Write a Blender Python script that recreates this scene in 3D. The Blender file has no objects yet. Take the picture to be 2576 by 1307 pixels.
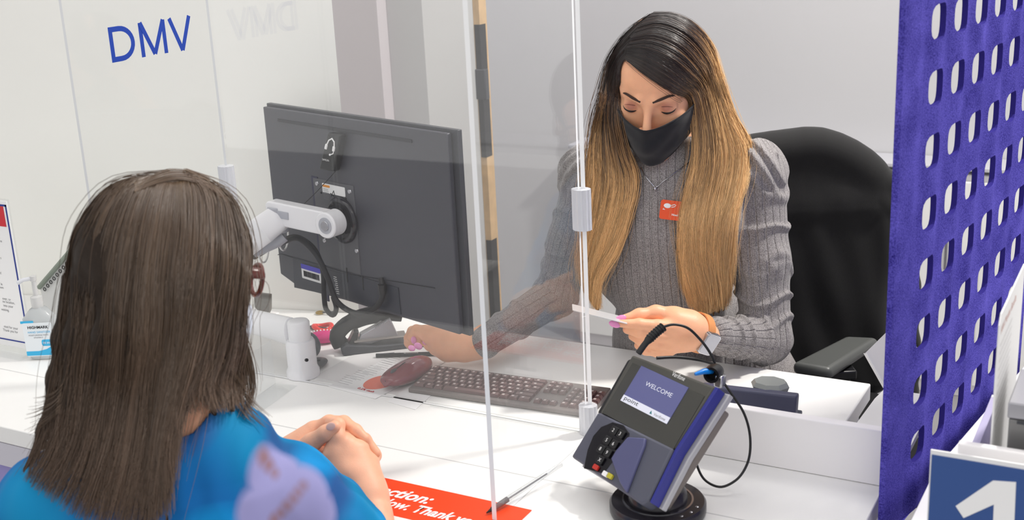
import bpy, math, random
import numpy as np
from mathutils import Vector, Matrix
random.seed(7); rng = np.random.default_rng(7)
S = bpy.context.scene
# ---------------------------------------------------------------- camera
F = 3060.0; PX, PY = 1288.0, 653.5                       # focal length and centre in pixels of 2576x1307
_v1 = np.array([-5688., -623.5, F]); _v3 = np.array([512., 10350., F])
_mx = _v1/np.linalg.norm(_v1); _dn = _v3/np.linalg.norm(_v3)
_dn = _dn - _mx*(_mx@_dn); _dn /= np.linalg.norm(_dn)
RX = -_mx; RZ = -_dn; RY = np.cross(RZ, RX)
R = np.stack([RX, RY, RZ], 0)                            # camera (right, down, forward) -> world
H = 0.75; CZ = 1.67
def ray(px, py): return R@np.array([(px-PX)/F, (py-PY)/F, 1.])
_r = ray(1465, 1088); _t = (H-CZ)/_r[2]
CAM = np.array([0.3-_r[0]*_t, -_r[1]*_t, CZ])
CR, CD, CF = R[:, 0], R[:, 1], R[:, 2]                   # image right, down, forward in world
def onz(px, py, z=H): r = ray(px, py); return CAM + r*((z-CAM[2])/r[2])
def ony(px, py, y): r = ray(px, py); return CAM + r*((y-CAM[1])/r[1])
def onx(px, py, x): r = ray(px, py); return CAM + r*((x-CAM[0])/r[0])
def at(px, py, d): return CAM + ray(px, py)*d
def onpl(px, py, p0, n): r = ray(px, py); return CAM + r*(((p0-CAM)@n)/(r@n))
def depth(p): return float((np.asarray(p)-CAM)@CF)
cam = bpy.data.cameras.new('camera'); co = bpy.data.objects.new('camera', cam)
S.collection.objects.link(co); S.camera = co
cam.sensor_width = 36.; cam.lens = F/2576.*36.
cam.clip_start = .05
_m = Matrix([[CR[i], -CD[i], -CF[i], CAM[i]] for i in range(3)] + [[0, 0, 0, 1]])
co.matrix_world = _m
cam.dof.use_dof = True; cam.dof.focus_distance = 2.36; cam.dof.aperture_fstop = 6.3
# ---------------------------------------------------------------- world, lamps, exposure
def lin(c):
    c = [v/255. for v in c]
    return tuple((v/12.92 if v <= .04045 else ((v+.055)/1.055)**2.4) for v in c)
W = bpy.data.worlds.new('world'); S.world = W; W.use_nodes = True
bg = W.node_tree.nodes['Background']; bg.inputs[0].default_value = (1, .985, .97, 1); bg.inputs[1].default_value = .92
def area(name, loc, aim, size, power, col=(1, 1, 1), size_y=None):
    l = bpy.data.lights.new(name, 'AREA'); l.energy = power; l.color = col; l.size = size
    if size_y: l.shape = 'RECTANGLE'; l.size_y = size_y
    o = bpy.data.objects.new(name, l); S.collection.objects.link(o); o.location = loc
    d = Vector(aim)-Vector(loc); o.rotation_euler = d.to_track_quat('-Z', 'Y').to_euler(); return o
area('ceiling_lamp', (-.6, -.6, 2.85), (-.6, -.6, 0), 1.2, 9, (1, .99, .97))
area('ceiling_lamp', (1.6, -.9, 2.85), (1.6, -.9, 0), 1.2, 8, (1, .99, .97))
area('ceiling_lamp', (.5, 1.1, 2.85), (.5, 1.1, 0), 1.0, 10, (1, .99, .97))
area('ceiling_lamp', (-2.2, .8, 2.85), (-2.2, .8, 0), 1.0, 14, (1, .99, .97))
area('ceiling_lamp', (-1.1, 1.75, 2.85), (-1.1, 1.75, 0), .8, 11, (1, .98, .98))  # added lamp, unseen, brightens the back wall at the left
area('ceiling_spot_lamp', (1.30, 1.10, 2.8), (.5, .42, 1.0), .16, 46, (1, .96, .9))
VS = S.view_settings; VS.view_transform = 'Standard'; VS.look = 'None'; VS.gamma = 1; VS.use_curve_mapping = False
VS.exposure = .12
S.cycles.max_bounces = 10; S.cycles.transparent_max_bounces = 24
# ---------------------------------------------------------------- helpers
COL = S.collection
def tag(o, label=None, cat=None, group=None, kind=None):
    if label: o['label'] = label
    if cat: o['category'] = cat
    if group: o['group'] = group
    if kind: o['kind'] = kind
    return o
def frame(o, x, y=None, z=None):
    x = np.array(x, float); x /= np.linalg.norm(x)
    if z is None: y = np.array(y, float); z = np.cross(x, y)
    z = np.array(z, float); z /= np.linalg.norm(z)
    y = np.cross(z, x); y /= np.linalg.norm(y); z = np.cross(x, y)
    return Matrix([[x[i], y[i], z[i], o[i]] for i in range(3)] + [[0, 0, 0, 1]])
def loc(M, p):                                           # world point -> local of frame M
    v = M.inverted()@Vector(p); return np.array(v)
def thing(name, label, cat, M=None, group=None):
    o = bpy.data.objects.new(name, None); COL.objects.link(o); o.empty_display_size = .05
    if M is not None:
        o.matrix_world = M if isinstance(M, Matrix) else Matrix.Translation(Vector(M))
    return tag(o, label, cat, group)
class MB:
    def __init__(s): s.v = []; s.f = []; s.m = []
    def add(s, v, f, m=0):
        k = len(s.v); s.v += [tuple(float(c) for c in p) for p in v]; s.f += [tuple(i+k for i in q) for q in f]; s.m += [m]*len(f); return s
    def box(s, lo, hi, m=0, mface=None):
        x0, y0, z0 = lo; x1, y1, z1 = hi
        v = [(x0,y0,z0),(x1,y0,z0),(x1,y1,z0),(x0,y1,z0),(x0,y0,z1),(x1,y0,z1),(x1,y1,z1),(x0,y1,z1)]
        f = [(0,3,2,1),(4,5,6,7),(0,1,5,4),(1,2,6,5),(2,3,7,6),(3,0,4,7)]   # -z +z -y +x +y -x
        k = len(s.v); s.add(v, f, m)
        if mface:
            for i, mm in mface.items(): s.m[len(s.m)-6+i] = mm
        return s
    def prism(s, poly, a, b, axis='z', m=0):             # polygon counter-clockwise seen from +axis
        n = len(poly)
        def P(p, h): return {'z': (p[0], p[1], h), 'y': (p[0], h, p[1]), 'x': (h, p[0], p[1])}[axis]
        v = [P(p, a) for p in poly]+[P(p, b) for p in poly]
        f = [tuple(range(n-1, -1, -1)), tuple(range(n, 2*n))]+[(i, (i+1) % n, n+(i+1) % n, n+i) for i in range(n)]
        if axis == 'y': f = [q[::-1] for q in f]
        return s.add(v, f, m)
    def loft(s, rings, m=0, caps=True, closed=True):
        n = len(rings[0]); v = [p for r in rings for p in r]; f = []
        for i in range(len(rings)-1):
            for j in range(n if closed else n-1):
                k = (j+1) % n; f.append((i*n+j, i*n+k, (i+1)*n+k, (i+1)*n+j))
        if caps: f.append(tuple(range(n-1, -1, -1))); f.append(tuple((len(rings)-1)*n+j for j in range(n)))
        return s.add(v, f, m)
    def tube(s, pts, r, n=10, m=0, flat=None, caps=True):
        pts = [np.array(p, float) for p in pts]; rs = r if hasattr(r, '__len__') else [r]*len(pts)
        rings = []; ref = None
        for i, p in enumerate(pts):
            t = pts[min(i+1, len(pts)-1)]-pts[max(i-1, 0)]; t /= (np.linalg.norm(t)+1e-12)
            if ref is None:
                ref = np.array([0, 0, 1.]) if abs(t[2]) < .9 else np.array([1., 0, 0])
            a = ref-t*(ref@t); a /= (np.linalg.norm(a)+1e-12); b = np.cross(t, a); ref = a
            fa, fb = flat if flat else (1, 1)
            rings.append([p+(a*math.cos(2*math.pi*j/n)*fa+b*math.sin(2*math.pi*j/n)*fb)*rs[i] for j in range(n)])
        return s.loft(rings, m, caps)
    def cyl(s, a, b, r1, r2=None, n=32, m=0): return s.tube([a, b], [r1, r1 if r2 is None else r2], n, m)
    def lathe(s, prof, n=40, m=0, c=(0, 0, 0), M=None):     # profile of (r, z)
        rings = [[(r*math.cos(2*math.pi*j/n), r*math.sin(2*math.pi*j/n), z) for j in range(n)] for r, z in prof]
        if M is not None: rings = [[tuple(M@Vector(p)) for p in rr] for rr in rings]
        rings = [[(p[0]+c[0], p[1]+c[1], p[2]+c[2]) for p in rr] for rr in rings]
        return s.loft(rings, m)
    def ball(s, c, r, n=20, m=0, M=None):
        rr = r if hasattr(r, '__len__') else (r, r, r); k = n//2
        rings = []
        for i in range(k+1):
            th = math.pi*(i+.001)/(k+.002)
            ring = []
            for j in range(n):
                p = Vector((rr[0]*math.sin(th)*math.cos(2*math.pi*j/n), rr[1]*math.sin(th)*math.sin(2*math.pi*j/n), -rr[2]*math.cos(th)))
                if M is not None: p = M@p
                ring.append((p[0]+c[0], p[1]+c[1], p[2]+c[2]))
            rings.append(ring)
        return s.loft(rings, m)
    def build(s, name, mats, parent=None, bevel=0, seg=2, smooth=True, ang=40, M=None):
        me = bpy.data.meshes.new(name); me.from_pydata(s.v, [], s.f)
        mats = mats if isinstance(mats, (list, tuple)) else [mats]
        for mm in mats: me.materials.append(mm)
        me.polygons.foreach_set('material_index', s.m); me.update()
        o = bpy.data.objects.new(name, me); COL.objects.link(o)
        if parent: o.parent = parent
        if M is not None: o.matrix_local = M
        if smooth:
            me.polygons.foreach_set('use_smooth', [True]*len(me.polygons)); me.set_sharp_from_angle(angle=math.radians(ang))
        if bevel:
            b = o.modifiers.new('bevel', 'BEVEL'); b.width = bevel; b.segments = seg; b.limit_method = 'ANGLE'; b.angle_limit = .6
            b.harden_normals = False
        return o
def rrect(x0, y0, x1, y1, r, n=5):
    out = []
    for cx, cy, a in ((x1-r, y1-r, 0), (x0+r, y1-r, 90), (x0+r, y0+r, 180), (x1-r, y0+r, 270)):
        for i in range(n+1):
            t = math.radians(a+90*i/n); out.append((cx+r*math.cos(t), cy+r*math.sin(t)))
    return out
def catmull(P, n):
    P = np.asarray(P, float); m = len(P)
    d = np.r_[0, np.cumsum(np.linalg.norm(np.diff(P[:, :3], axis=0), axis=1)+1e-9)]; d /= d[-1]
    t = np.linspace(0, 1, n); out = np.zeros((n, P.shape[1]))
    tan = np.gradient(P, d, axis=0) if m > 2 else np.repeat((P[1:]-P[:1])/(d[1]-d[0]), 2, 0)
    i = np.clip(np.searchsorted(d, t, 'right')-1, 0, m-2); h = d[i+1]-d[i]; u = (t-d[i])/h
    u = u[:, None]; h = h[:, None]
    return (2*u**3-3*u**2+1)*P[i]+(u**3-2*u**2+u)*h*tan[i]+(-2*u**3+3*u**2)*P[i+1]+(u**3-u**2)*h*tan[i+1]
def text(name, s, size, mat, M, parent=None, align='LEFT', ext=.0004, bold=0, shear=0, sx=1.):
    c = bpy.data.curves.new(name, 'FONT'); c.body = s; c.size = size; c.extrude = ext; c.offset = bold*size; c.shear = shear
    c.align_x = align; c.align_y = 'BOTTOM_BASELINE'; c.resolution_u = 3
    o = bpy.data.objects.new(name, c); COL.objects.link(o)
    me = bpy.data.meshes.new_from_object(o.evaluated_get(bpy.context.evaluated_depsgraph_get()))
    COL.objects.unlink(o); bpy.data.objects.remove(o)
    me.materials.clear(); me.materials.append(mat)
    for v in me.vertices: v.co.x *= sx
    q = bpy.data.objects.new(name, me); COL.objects.link(q)
    if parent: q.parent = parent
    q.matrix_local = M; return q
# ---------------------------------------------------------------- materials
def mat(name, rgb, rough=.5, metal=0, spec=.5, coat=0, bump=0, bscale=200, vary=0, vscale=8, sss=0, sheen=0, trans=0, ior=1.45):
    m = bpy.data.materials.new(name); m.use_nodes = True; nt = m.node_tree; b = nt.nodes['Principled BSDF']
    c = lin(rgb)+(1,)
    b.inputs['Base Color'].default_value = c; b.inputs['Roughness'].default_value = rough; b.inputs['Metallic'].default_value = metal
    b.inputs['Specular IOR Level'].default_value = spec; b.inputs['Coat Weight'].default_value = coat; b.inputs['Coat Roughness'].default_value = .05
    b.inputs['Transmission Weight'].default_value = trans; b.inputs['IOR'].default_value = ior
    b.inputs['Sheen Weight'].default_value = sheen
    if sss:
        b.inputs['Subsurface Weight'].default_value = sss; b.inputs['Subsurface Radius'].default_value = (1, .35, .2); b.inputs['Subsurface Scale'].default_value = .006
    L = nt.links; tc = nt.nodes.new('ShaderNodeTexCoord')
    if vary:
        n = nt.nodes.new('ShaderNodeTexNoise'); n.inputs['Scale'].default_value = vscale; n.inputs['Detail'].default_value = 4; L.new(tc.outputs['Object'], n.inputs['Vector'])
        r = nt.nodes.new('ShaderNodeMapRange'); r.inputs[1].default_value = .3; r.inputs[2].default_value = .7; r.inputs[3].default_value = 1-vary; r.inputs[4].default_value = 1+vary
        L.new(n.outputs['Fac'], r.inputs[0])
        x = nt.nodes.new('ShaderNodeMix'); x.data_type = 'RGBA'; x.blend_type = 'MULTIPLY'; x.inputs['Factor'].default_value = 1
        x.inputs['A'].default_value = c; L.new(r.outputs[0], x.inputs['B']); L.new(x.outputs['Result'], b.inputs['Base Color'])
    if bump:
        n2 = nt.nodes.new('ShaderNodeTexNoise'); n2.inputs['Scale'].default_value = bscale; n2.inputs['Detail'].default_value = 3; L.new(tc.outputs['Object'], n2.inputs['Vector'])
        bp = nt.nodes.new('ShaderNodeBump'); bp.inputs['Strength'].default_value = bump; bp.inputs['Distance'].default_value = .001
        L.new(n2.outputs['Fac'], bp.inputs['Height']); L.new(bp.outputs['Normal'], b.inputs['Normal'])
    return m
def node(nt, typ, **kw):
    n = nt.nodes.new(typ)
    for k, v in kw.items(): setattr(n, k, v)
    return n
def acrylic(name, tint=(.994, .996, .996), mirror=1., haze=0.0):
    m = bpy.data.materials.new(name); m.use_nodes = True; nt = m.node_tree; nt.nodes.clear(); L = nt.links
    out = node(nt, 'ShaderNodeOutputMaterial'); tr = node(nt, 'ShaderNodeBsdfTransparent'); tr.inputs[0].default_value = tint+(1,)
    gl = node(nt, 'ShaderNodeBsdfGlossy'); gl.inputs['Roughness'].default_value = .0; gl.inputs[0].default_value = (1, 1, 1, 1)
    geo = node(nt, 'ShaderNodeNewGeometry'); mr = node(nt, 'ShaderNodeMapRange'); mr.inputs[3].default_value = 1.49; mr.inputs[4].default_value = 1/1.49
    fr = node(nt, 'ShaderNodeFresnel'); L.new(geo.outputs['Backfacing'], mr.inputs[0]); L.new(mr.outputs[0], fr.inputs['IOR'])
    mu = node(nt, 'ShaderNodeMath', operation='MULTIPLY'); mu.inputs[1].default_value = mirror; L.new(fr.outputs[0], mu.inputs[0])
    mx = node(nt, 'ShaderNodeMixShader'); L.new(mu.outputs[0], mx.inputs[0]); L.new(tr.outputs[0], mx.inputs[1]); L.new(gl.outputs[0], mx.inputs[2])
    last = mx
    if haze:
        df = node(nt, 'ShaderNodeBsdfDiffuse'); df.inputs[0].default_value = (.9, .9, .9, 1)
        m2 = node(nt, 'ShaderNodeMixShader'); m2.inputs[0].default_value = haze; L.new(mx.outputs[0], m2.inputs[1]); L.new(df.outputs[0], m2.inputs[2]); last = m2
    L.new(last.outputs[0], out.inputs[0]); return m
M_WHITE = mat('white_laminate', (243, 243, 241), .35, vary=.01)
M_WHITE2 = mat('white_paint', (248, 246, 247), .5)
M_OFF = mat('offwhite_wall_paint', (244, 244, 239), .8, bump=.1, vary=.012, vscale=2)
M_GREYW = mat('grey_wall_paint', (204, 204, 206), .85, bump=.1, vary=.015, vscale=2)
M_GREYL = mat('light_grey_door_paint', (242, 242, 242), .7)
M_MAUVE = mat('warm_grey_wall_paint', (206, 200, 204), .8)
M_TAN = mat('oak_door_edge', (205, 172, 130), .6, vary=.12, vscale=30)
M_BLK = mat('black_plastic', (22, 22, 25), .35)
M_BLKM = mat('matte_black_plastic', (28, 28, 31), .55, bump=.15, bscale=900)
M_DKG = mat('dark_grey_plastic', (58, 60, 66), .42, bump=.12, bscale=1500)
M_MON = mat('monitor_charcoal_plastic', (66, 67, 75), .4, bump=.2, bscale=1300)
M_MON2 = mat('monitor_dark_recess', (34, 36, 44), .5)
M_STEEL = mat('brushed_steel', (190, 190, 195), .25, 1)
M_SILV = mat('silver_plastic', (178, 178, 184), .3, .6)
M_ARMW = mat('white_monitor_arm', (240, 240, 243), .3, coat=.2)
M_ARMG = mat('grey_monitor_arm', (176, 178, 186), .35)
M_ACR = acrylic('clear_acrylic_sheet', mirror=1.1); M_ACRS = acrylic('clear_acrylic_side_sheet', mirror=.35)
M_ACR2 = acrylic('thin_clear_acrylic', (.97, .975, .975), 1., .03)
M_EDGE = mat('frosted_acrylic_edge', (250, 251, 252), .4)
M_CLIP = mat('clear_ribbed_clip', (238, 240, 246), .2, trans=.35)
M_RED = mat('orange_red_print', (236, 68, 16), .45)
M_PAPER = mat('white_paper', (240, 240, 240), .7)
M_INKB = mat('navy_ink', (28, 52, 140), .5)
M_DMV = mat('royal_blue_vinyl', (28, 66, 168), .4)
M_INKK = mat('black_ink', (30, 30, 34), .6)
M_INKG = mat('grey_ink', (120, 120, 124), .6)
M_INKR = mat('red_ink', (205, 40, 52), .5)
M_WTXT = mat('white_print', (246, 246, 246), .5)
M_CYAN = mat('cyan_print', (60, 180, 228), .5)
M_FLOOR = mat('grey_floor', (150, 148, 150), .6, vary=.05)
# ================================================================ the setting
def struct(name, mb, m, **k):
    return tag(mb.build(name, m, **k), kind='structure')
struct('floor', MB().box((-6, -5, -.05), (6, 6, 0)), M_FLOOR)
struct('ceiling', MB().box((-6, -1.8, 2.9), (6, 6, 2.95)), M_WHITE2)
struct('wall_back', MB().box((-5, 2.35, 0), (5, 2.45, 2.9)), M_GREYW)
# off-white partition behind the left of the desk
w0, w1 = onz(681, 774), onz(843, 783)
wd = (w1-w0); wd[2] = 0; wd /= np.linalg.norm(wd); wn = np.array([-wd[1], wd[0], 0])
wr = onpl(858, 270, w0, wn); wlen = float((wr-w0)@wd)
fw = frame((w0[0], w0[1], 0), wd, z=(0, 0, 1))
struct('wall_left', MB().prism([(-2.6, 0), (wlen, 0), (wlen-.05, .02), (-2.6, .02)], 0, 2.9), M_OFF, M=fw)
# warm grey wall return and grey wall behind it
y1 = 1.25
a, b = ony(850, 100, y1), ony(1070, 100, y1)
struct('wall_return', MB().box((a[0]-.7, y1, 0), (ony(950, 50, y1)[0], y1+.08, 2.9)), M_MAUVE)
struct('wall_return', MB().box((ony(950, 50, y1)[0]+.001, y1+.05, 0), (ony(1080, 50, y1)[0], y1+.13, 2.9)), M_GREYW)
# light grey door standing ajar, its oak edge and black latch plates
yd = 1.15
d0, d1 = ony(1066, 100, yd), ony(1196, 150, yd)
dr = struct('door_1', MB().box((d0[0], yd, .02), (d1[0], yd+.04, 2.3)), M_GREYL, bevel=.002)
de = MB().box((d1[0]+.0005, yd, .02), (d1[0]+.02, yd+.04, 2.3)).build('door_edge', M_TAN, dr)
for (ya, yb) in ((62, 395), (600, 800)):
    za, zb = ony(1195, ya, yd)[2], ony(1220, yb, yd)[2]
    MB().box((d1[0]+.004, yd-.004, zb), (d1[0]+.021, yd+.03, za)).build('edge_strip', M_BLKM, dr)
zl = ony(1210, 200, yd)[2]
MB().box((d1[0]+.002, yd-.012, zl-.055), (d1[0]+.035, yd+.01, zl+.03)).build('latch_plate', M_DKG, dr, bevel=.003)
# low white cabinet along the back wall
cz = ony(1430, 362, 2.2)[2]
cab = thing('low_cabinet', 'long low white cabinet against the grey back wall, behind the office chair', 'cabinet', (0.6, 2.2, 0))
xl = ony(1432, 380, 2.2)[0]-.6
MB().box((xl+.01, .02, 0), (2.6, .14, cz-.03)).build('body', M_WHITE2, cab, bevel=.003)
MB().box((xl, -.01, cz-.014), (2.62, .145, cz)).build('top_panel', mat('cabinet_top_edge', (196, 196, 202), .5), cab, bevel=.003)
for k in range(4):
    x0 = xl+.02+k*.72
    dd = MB().box((x0, .0, .05), (x0+.7, .019, cz-.05)).build('cabinet_door', M_WHITE, cab, bevel=.003)
    MB().tube([(x0+.62, -.02, cz-.2), (x0+.62, -.02, cz-.34)], .006, 10).build('handle', M_STEEL, dd)

# ================================================================ counter and desk
YB = .417; XR = .83; XL = -1.6
ctr = thing('service_counter', 'long white service counter under the clear screen, where the seated customer rests both hands', 'counter', (0, 0, 0))
yf = onz(50, 1083)[1]
MB().box((XL, yf, H-.035), (XR, .013, H)).build('counter_top', M_WHITE, ctr, bevel=.002)
def wy(x): return float(w0[1]+(x-w0[0])*wd[1]/wd[0])
XRD = float(onz(2190, 965)[0]); xw = float(w0[0]+(YB-w0[1])*wd[0]/wd[1])
MB().prism([(XL, .015), (XRD, .015), (XRD, YB), (xw, YB-.002), (XL, wy(XL)-.002)], H-.035, H, 'z').build('desk_top', M_WHITE, ctr, bevel=.003)
MB().box((XL, yf+.02, 0), (XR-.01, yf+.045, H-.036)).build('front_panel', mat('lilac_front_panel', (158, 150, 205), .7, bump=.3, bscale=500), ctr)
MB().box((XL, yf, H-.085), (XR, yf+.018, H-.036)).build('edge_band', mat('pale_grey_edge_band', (205, 203, 212), .5), ctr)
MB().box((-.9, .03, 0), (-.86, .30, H-.036)).build('side_support', M_WHITE2, ctr)
MB().box((.66, .03, 0), (.70, YB-.03, H-.036)).build('side_support', M_WHITE2, ctr)
# inlaid seam line across the counter top
ysm = onz(950, 1120)[1]
MB().box((XL, ysm-.0012, H-.0005), (XR, ysm+.0012, H+.0003)).build('seam', mat('seam_grey', (206, 206, 206), .7), ctr)
# raised white upstand to the right of the card terminal
zt = ony(1827, 1022, 0.)[2]
up = MB().box((.40, .0, H+.0005), (XR+.004, .02, zt)).build('upstand', M_WHITE2, bevel=.002)
tag(up, 'low white upstand panel rising from the counter behind the card terminal', 'panel')
# side desk at the right
zs = .762
P = [onz(2147, 1070, zs), onz(2192, 1003, zs), onz(2226, 977, zs)]
sd = thing('side_desk', 'white side desk at a right angle, seen past the gap right of the main desk', 'desk', (P[1][0], P[1][1], 0))
o = P[1]
pl = [(P[0][0]-o[0]-.005, .024-o[1]), (.9-o[0]-.05, .024-o[1]), (1.0-o[0]-.06, .62-o[1]), (P[2][0]-o[0]+.04, .62-o[1]), (P[2][0]-o[0], P[2][1]-o[1]), (0, 0)]
pl = [(P[0][0]-o[0]-.004, .024-o[1]), (.842-o[0], .024-o[1]), (.842-o[0], P[2][1]-o[1]), (P[2][0]-o[0], P[2][1]-o[1]), (.005, .005)]
MB().prism(pl, H+.001, zs).build('desk_top', M_WHITE, sd)
MB().box((.05, -.3, 0), (.075, -.05, H)).build('side_panel', M_WHITE2, sd)

# ================================================================ clear screens
def pane(name, lo, hi, label, edge_faces, m=None, em=None):
    o = thing(name, label, 'screen', (lo[0], lo[1], lo[2]))
    MB().box((0, 0, 0), (hi[0]-lo[0], hi[1]-lo[1], hi[2]-lo[2]), 0, edge_faces).build('pane', [m or M_ACR, em or M_EDGE], o)
    return o
XLW = float(ony(570, 420, 0)[0]); XRW = .31
TOPZ = 1.95
fs = pane('front_screen', (XLW, .002, H+.001), (XRW-.004, .008, TOPZ), 'clear acrylic front screen standing on the counter in front of the computer screen', {0: 1, 1: 1, 3: 1})
rs = pane('side_screen', (XRW, -.345, H+.001), (XRW+.008, .006, TOPZ), 'clear acrylic side screen at the right, with its white edge crossing the red notice', {0: 1, 1: 1, 2: 1, 4: 1}, M_ACRS)
ls = pane('side_screen', (XLW-.01, -.345, H+.001), (XLW-.004, .006, TOPZ), 'clear acrylic side screen at the left, carrying the blue letters DMV', {0: 1, 1: 1, 2: 1, 4: 1}, M_ACRS, mat('grey_clear_edge', (226, 228, 230), .3))
# white base strip of the front screen
bs = MB().box((-.02, -.006, H+.0004), (XRW-.02, -.0005, H+.006)).build('screen_base_strip', M_ACR2, bevel=.001)
tag(bs, 'low clear strip along the foot of the front screen, before the keyboard', 'strip')
# DMV letters on the left screen
xs = XLW-.0035
pa, pb, pc = onx(282, 155, xs), onx(468, 129, xs), onx(470, 42, xs)
hh = (onx(271, 66, xs)[2]-onx(282, 155, xs)[2])
Mt = Matrix([[0, 0, 1, 0], [1, 0, 0, 0], [0, 1, 0, 0], [0, 0, 0, 1]])
def fit_text(name, s, width, height, mat_, M, parent, bold=0, **k):
    q = text(name, s, 1., mat_, Matrix.Identity(4), None, ext=0.0, bold=bold, **k)
    xs_ = [v.co.x for v in q.data.vertices]; ys_ = [v.co.y for v in q.data.vertices]
    x0, x1_, yy0, yy1 = min(xs_), max(xs_), min(ys_), max(ys_)
    for v in q.data.vertices:
        v.co.x = (v.co.x-x0)/(x1_-x0)*width; v.co.y = (v.co.y-yy0)/(yy1-yy0)*height
    q.parent = parent; q.matrix_local = M; return q
Yw = onx(479, 42, xs)[1]-onx(274, 100, xs)[1]
zb = .5*(onx(282, 156, xs)[2]+onx(415, 136, xs)[2])
ML = Matrix.Translation((xs-(XLW-.01)+.0005, onx(274, 100, xs)[1]+.345, zb-H-.001))@Mt
def strokes(name, lines, w, m, M, parent):             # letters as flat strips of even width
    mb = MB()
    for ln_ in lines:
        P = [np.array(p, float) for p in ln_]; L_, R_ = [], []
        for i, p in enumerate(P):
            a = P[max(i-1, 0)]; c = P[min(i+1, len(P)-1)]
            t1 = (p-a); t2 = (c-p); t1 = t1/(np.linalg.norm(t1)+1e-9); t2 = t2/(np.linalg.norm(t2)+1e-9)
            n1 = np.array([-t1[1], t1[0]]); n2 = np.array([-t2[1], t2[0]])
            if i == 0: n1 = n2
            if i == len(P)-1: n2 = n1
            n_ = n1+n2; n_ /= np.linalg.norm(n_); k = min(1/max(n_@n2, .35), 1.6); L_.append(p+n_*w/2*k); R_.append(p-n_*w/2*k)
        for i in range(len(P)-1): mb.add([(q[0], q[1], .00015*lines.index(ln_)) for q in (R_[i], R_[i+1], L_[i+1], L_[i])], [(0, 1, 2, 3)])
    return mb.build(name, m, parent, smooth=False, M=M)
ww = hh*.15; e_ = ww/2
dw = Yw*.285
Dc = [(e_+dw*.34, hh-e_)]+[(e_+dw*.34+(dw*.66-ww)*math.sin(t), hh/2+(hh/2-e_)*math.cos(t)) for t in np.linspace(0, math.pi, 15)][1:]
m0, m1 = Yw*.345, Yw*.665; v0_, v1_ = Yw*.70, Yw
strokes('letter_d', [[(e_, 0), (e_, hh)], [(0, hh-e_)]+Dc+[(0, e_)]], ww, M_DMV, ML, ls)
strokes('letter_m', [[(m0+e_, 0), (m0+e_, hh)], [(m1-e_, 0), (m1-e_, hh)], [(m0+e_, hh), ((m0+m1)/2, hh*.04)], [(m1-e_, hh), ((m0+m1)/2, hh*.04)]], ww, M_DMV, ML, ls)
strokes('letter_v', [[(v0_+e_*1.1, hh), ((v0_+v1_)/2, .0)], [(v1_-e_*1.1, hh), ((v0_+v1_)/2, .0)]], ww, M_DMV, ML, ls)
# ribbed clips joining the panes
def clip(p, hgt, label, r=.016):
    o = thing('screen_clip', label, 'clip', p)
    mb = MB()
    poly = [(r*(1+.08*(i % 2))*math.cos(i*math.pi/14)*1.0, r*(1+.08*(i % 2))*math.sin(i*math.pi/14)*.85) for i in range(28)]
    mb.prism(poly, 0, hgt)
    mb.build('clip_body', M_CLIP, o, smooth=False); return o
zc0, zc1 = ony(1470, 578, 0)[2], ony(1470, 476, 0)[2]
clip((XRW+.002, .002, zc0), zc1-zc0, 'white ribbed clip joining front and right side screens, beside the grey sleeve')
zc0, zc1 = ony(568, 520, 0)[2], ony(565, 417, 0)[2]
clip((XLW-.004, .002, zc0), zc1-zc0, 'clear ribbed clip joining front and left side screens, above the brown-haired head')
clip((XRW+.002, .002, H+.0005), .055, 'white ribbed clip at the foot of the screens, left of the card terminal')

# ================================================================ purple felt divider
kx = .137; x0d = .854; dirp = np.array([kx, 1., 0]); dirp /= np.linalg.norm(dirp); npl = np.array([1, -kx, 0.]); npl /= np.linalg.norm(npl)
p0 = np.array([x0d, 0, 0.])
def felt_pt(px, py):
    p = onpl(px, py, p0, npl); return (p-p0)@dirp, p[2]
t0 = .5*(felt_pt(2247, 0)[0]+felt_pt(2222, 1307)[0]); t1 = felt_pt(2568, 700)[0]
ZB, ZTOP = .70, 1.80
fm = bpy.data.materials.new('purple_felt'); fm.use_nodes = True; nt = fm.node_tree; b = nt.nodes['Principled BSDF']
b.inputs['Roughness'].default_value = .95; b.inputs['Specular IOR Level'].default_value = .05
tc = node(nt, 'ShaderNodeTexCoord'); n1 = node(nt, 'ShaderNodeTexNoise'); n1.inputs['Scale'].default_value = 420; n1.inputs['Detail'].default_value = 5
n3 = node(nt, 'ShaderNodeTexNoise'); n3.inputs['Scale'].default_value = 14; n3.inputs['Detail'].default_value = 3
nt.links.new(tc.outputs['Object'], n1.inputs[0]); nt.links.new(tc.outputs['Object'], n3.inputs[0])
rp = node(nt, 'ShaderNodeValToRGB'); rp.color_ramp.elements[0].position = .3; rp.color_ramp.elements[1].position = .72
rp.color_ramp.elements[0].color = lin((30, 24, 108))+(1,); rp.color_ramp.elements[1].color = lin((108, 100, 208))+(1,)
mxx = node(nt, 'ShaderNodeMath', operation='MULTIPLY_ADD'); mxx.inputs[1].default_value = .65
m4 = node(nt, 'ShaderNodeMath', operation='MULTIPLY'); m4.inputs[1].default_value = .35
nt.links.new(n3.outputs[0], m4.inputs[0]); nt.links.new(n1.outputs[0], mxx.inputs[0]); nt.links.new(m4.outputs[0], mxx.inputs[2])
nt.links.new(mxx.outputs[0], rp.inputs[0]); nt.links.new(rp.outputs[0], b.inputs['Base Color'])
bp = node(nt, 'ShaderNodeBump'); bp.inputs['Distance'].default_value = .002; bp.inputs['Strength'].default_value = .6
nt.links.new(n1.outputs[0], bp.inputs['Height']); nt.links.new(bp.outputs[0], b.inputs['Normal'])
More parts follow.
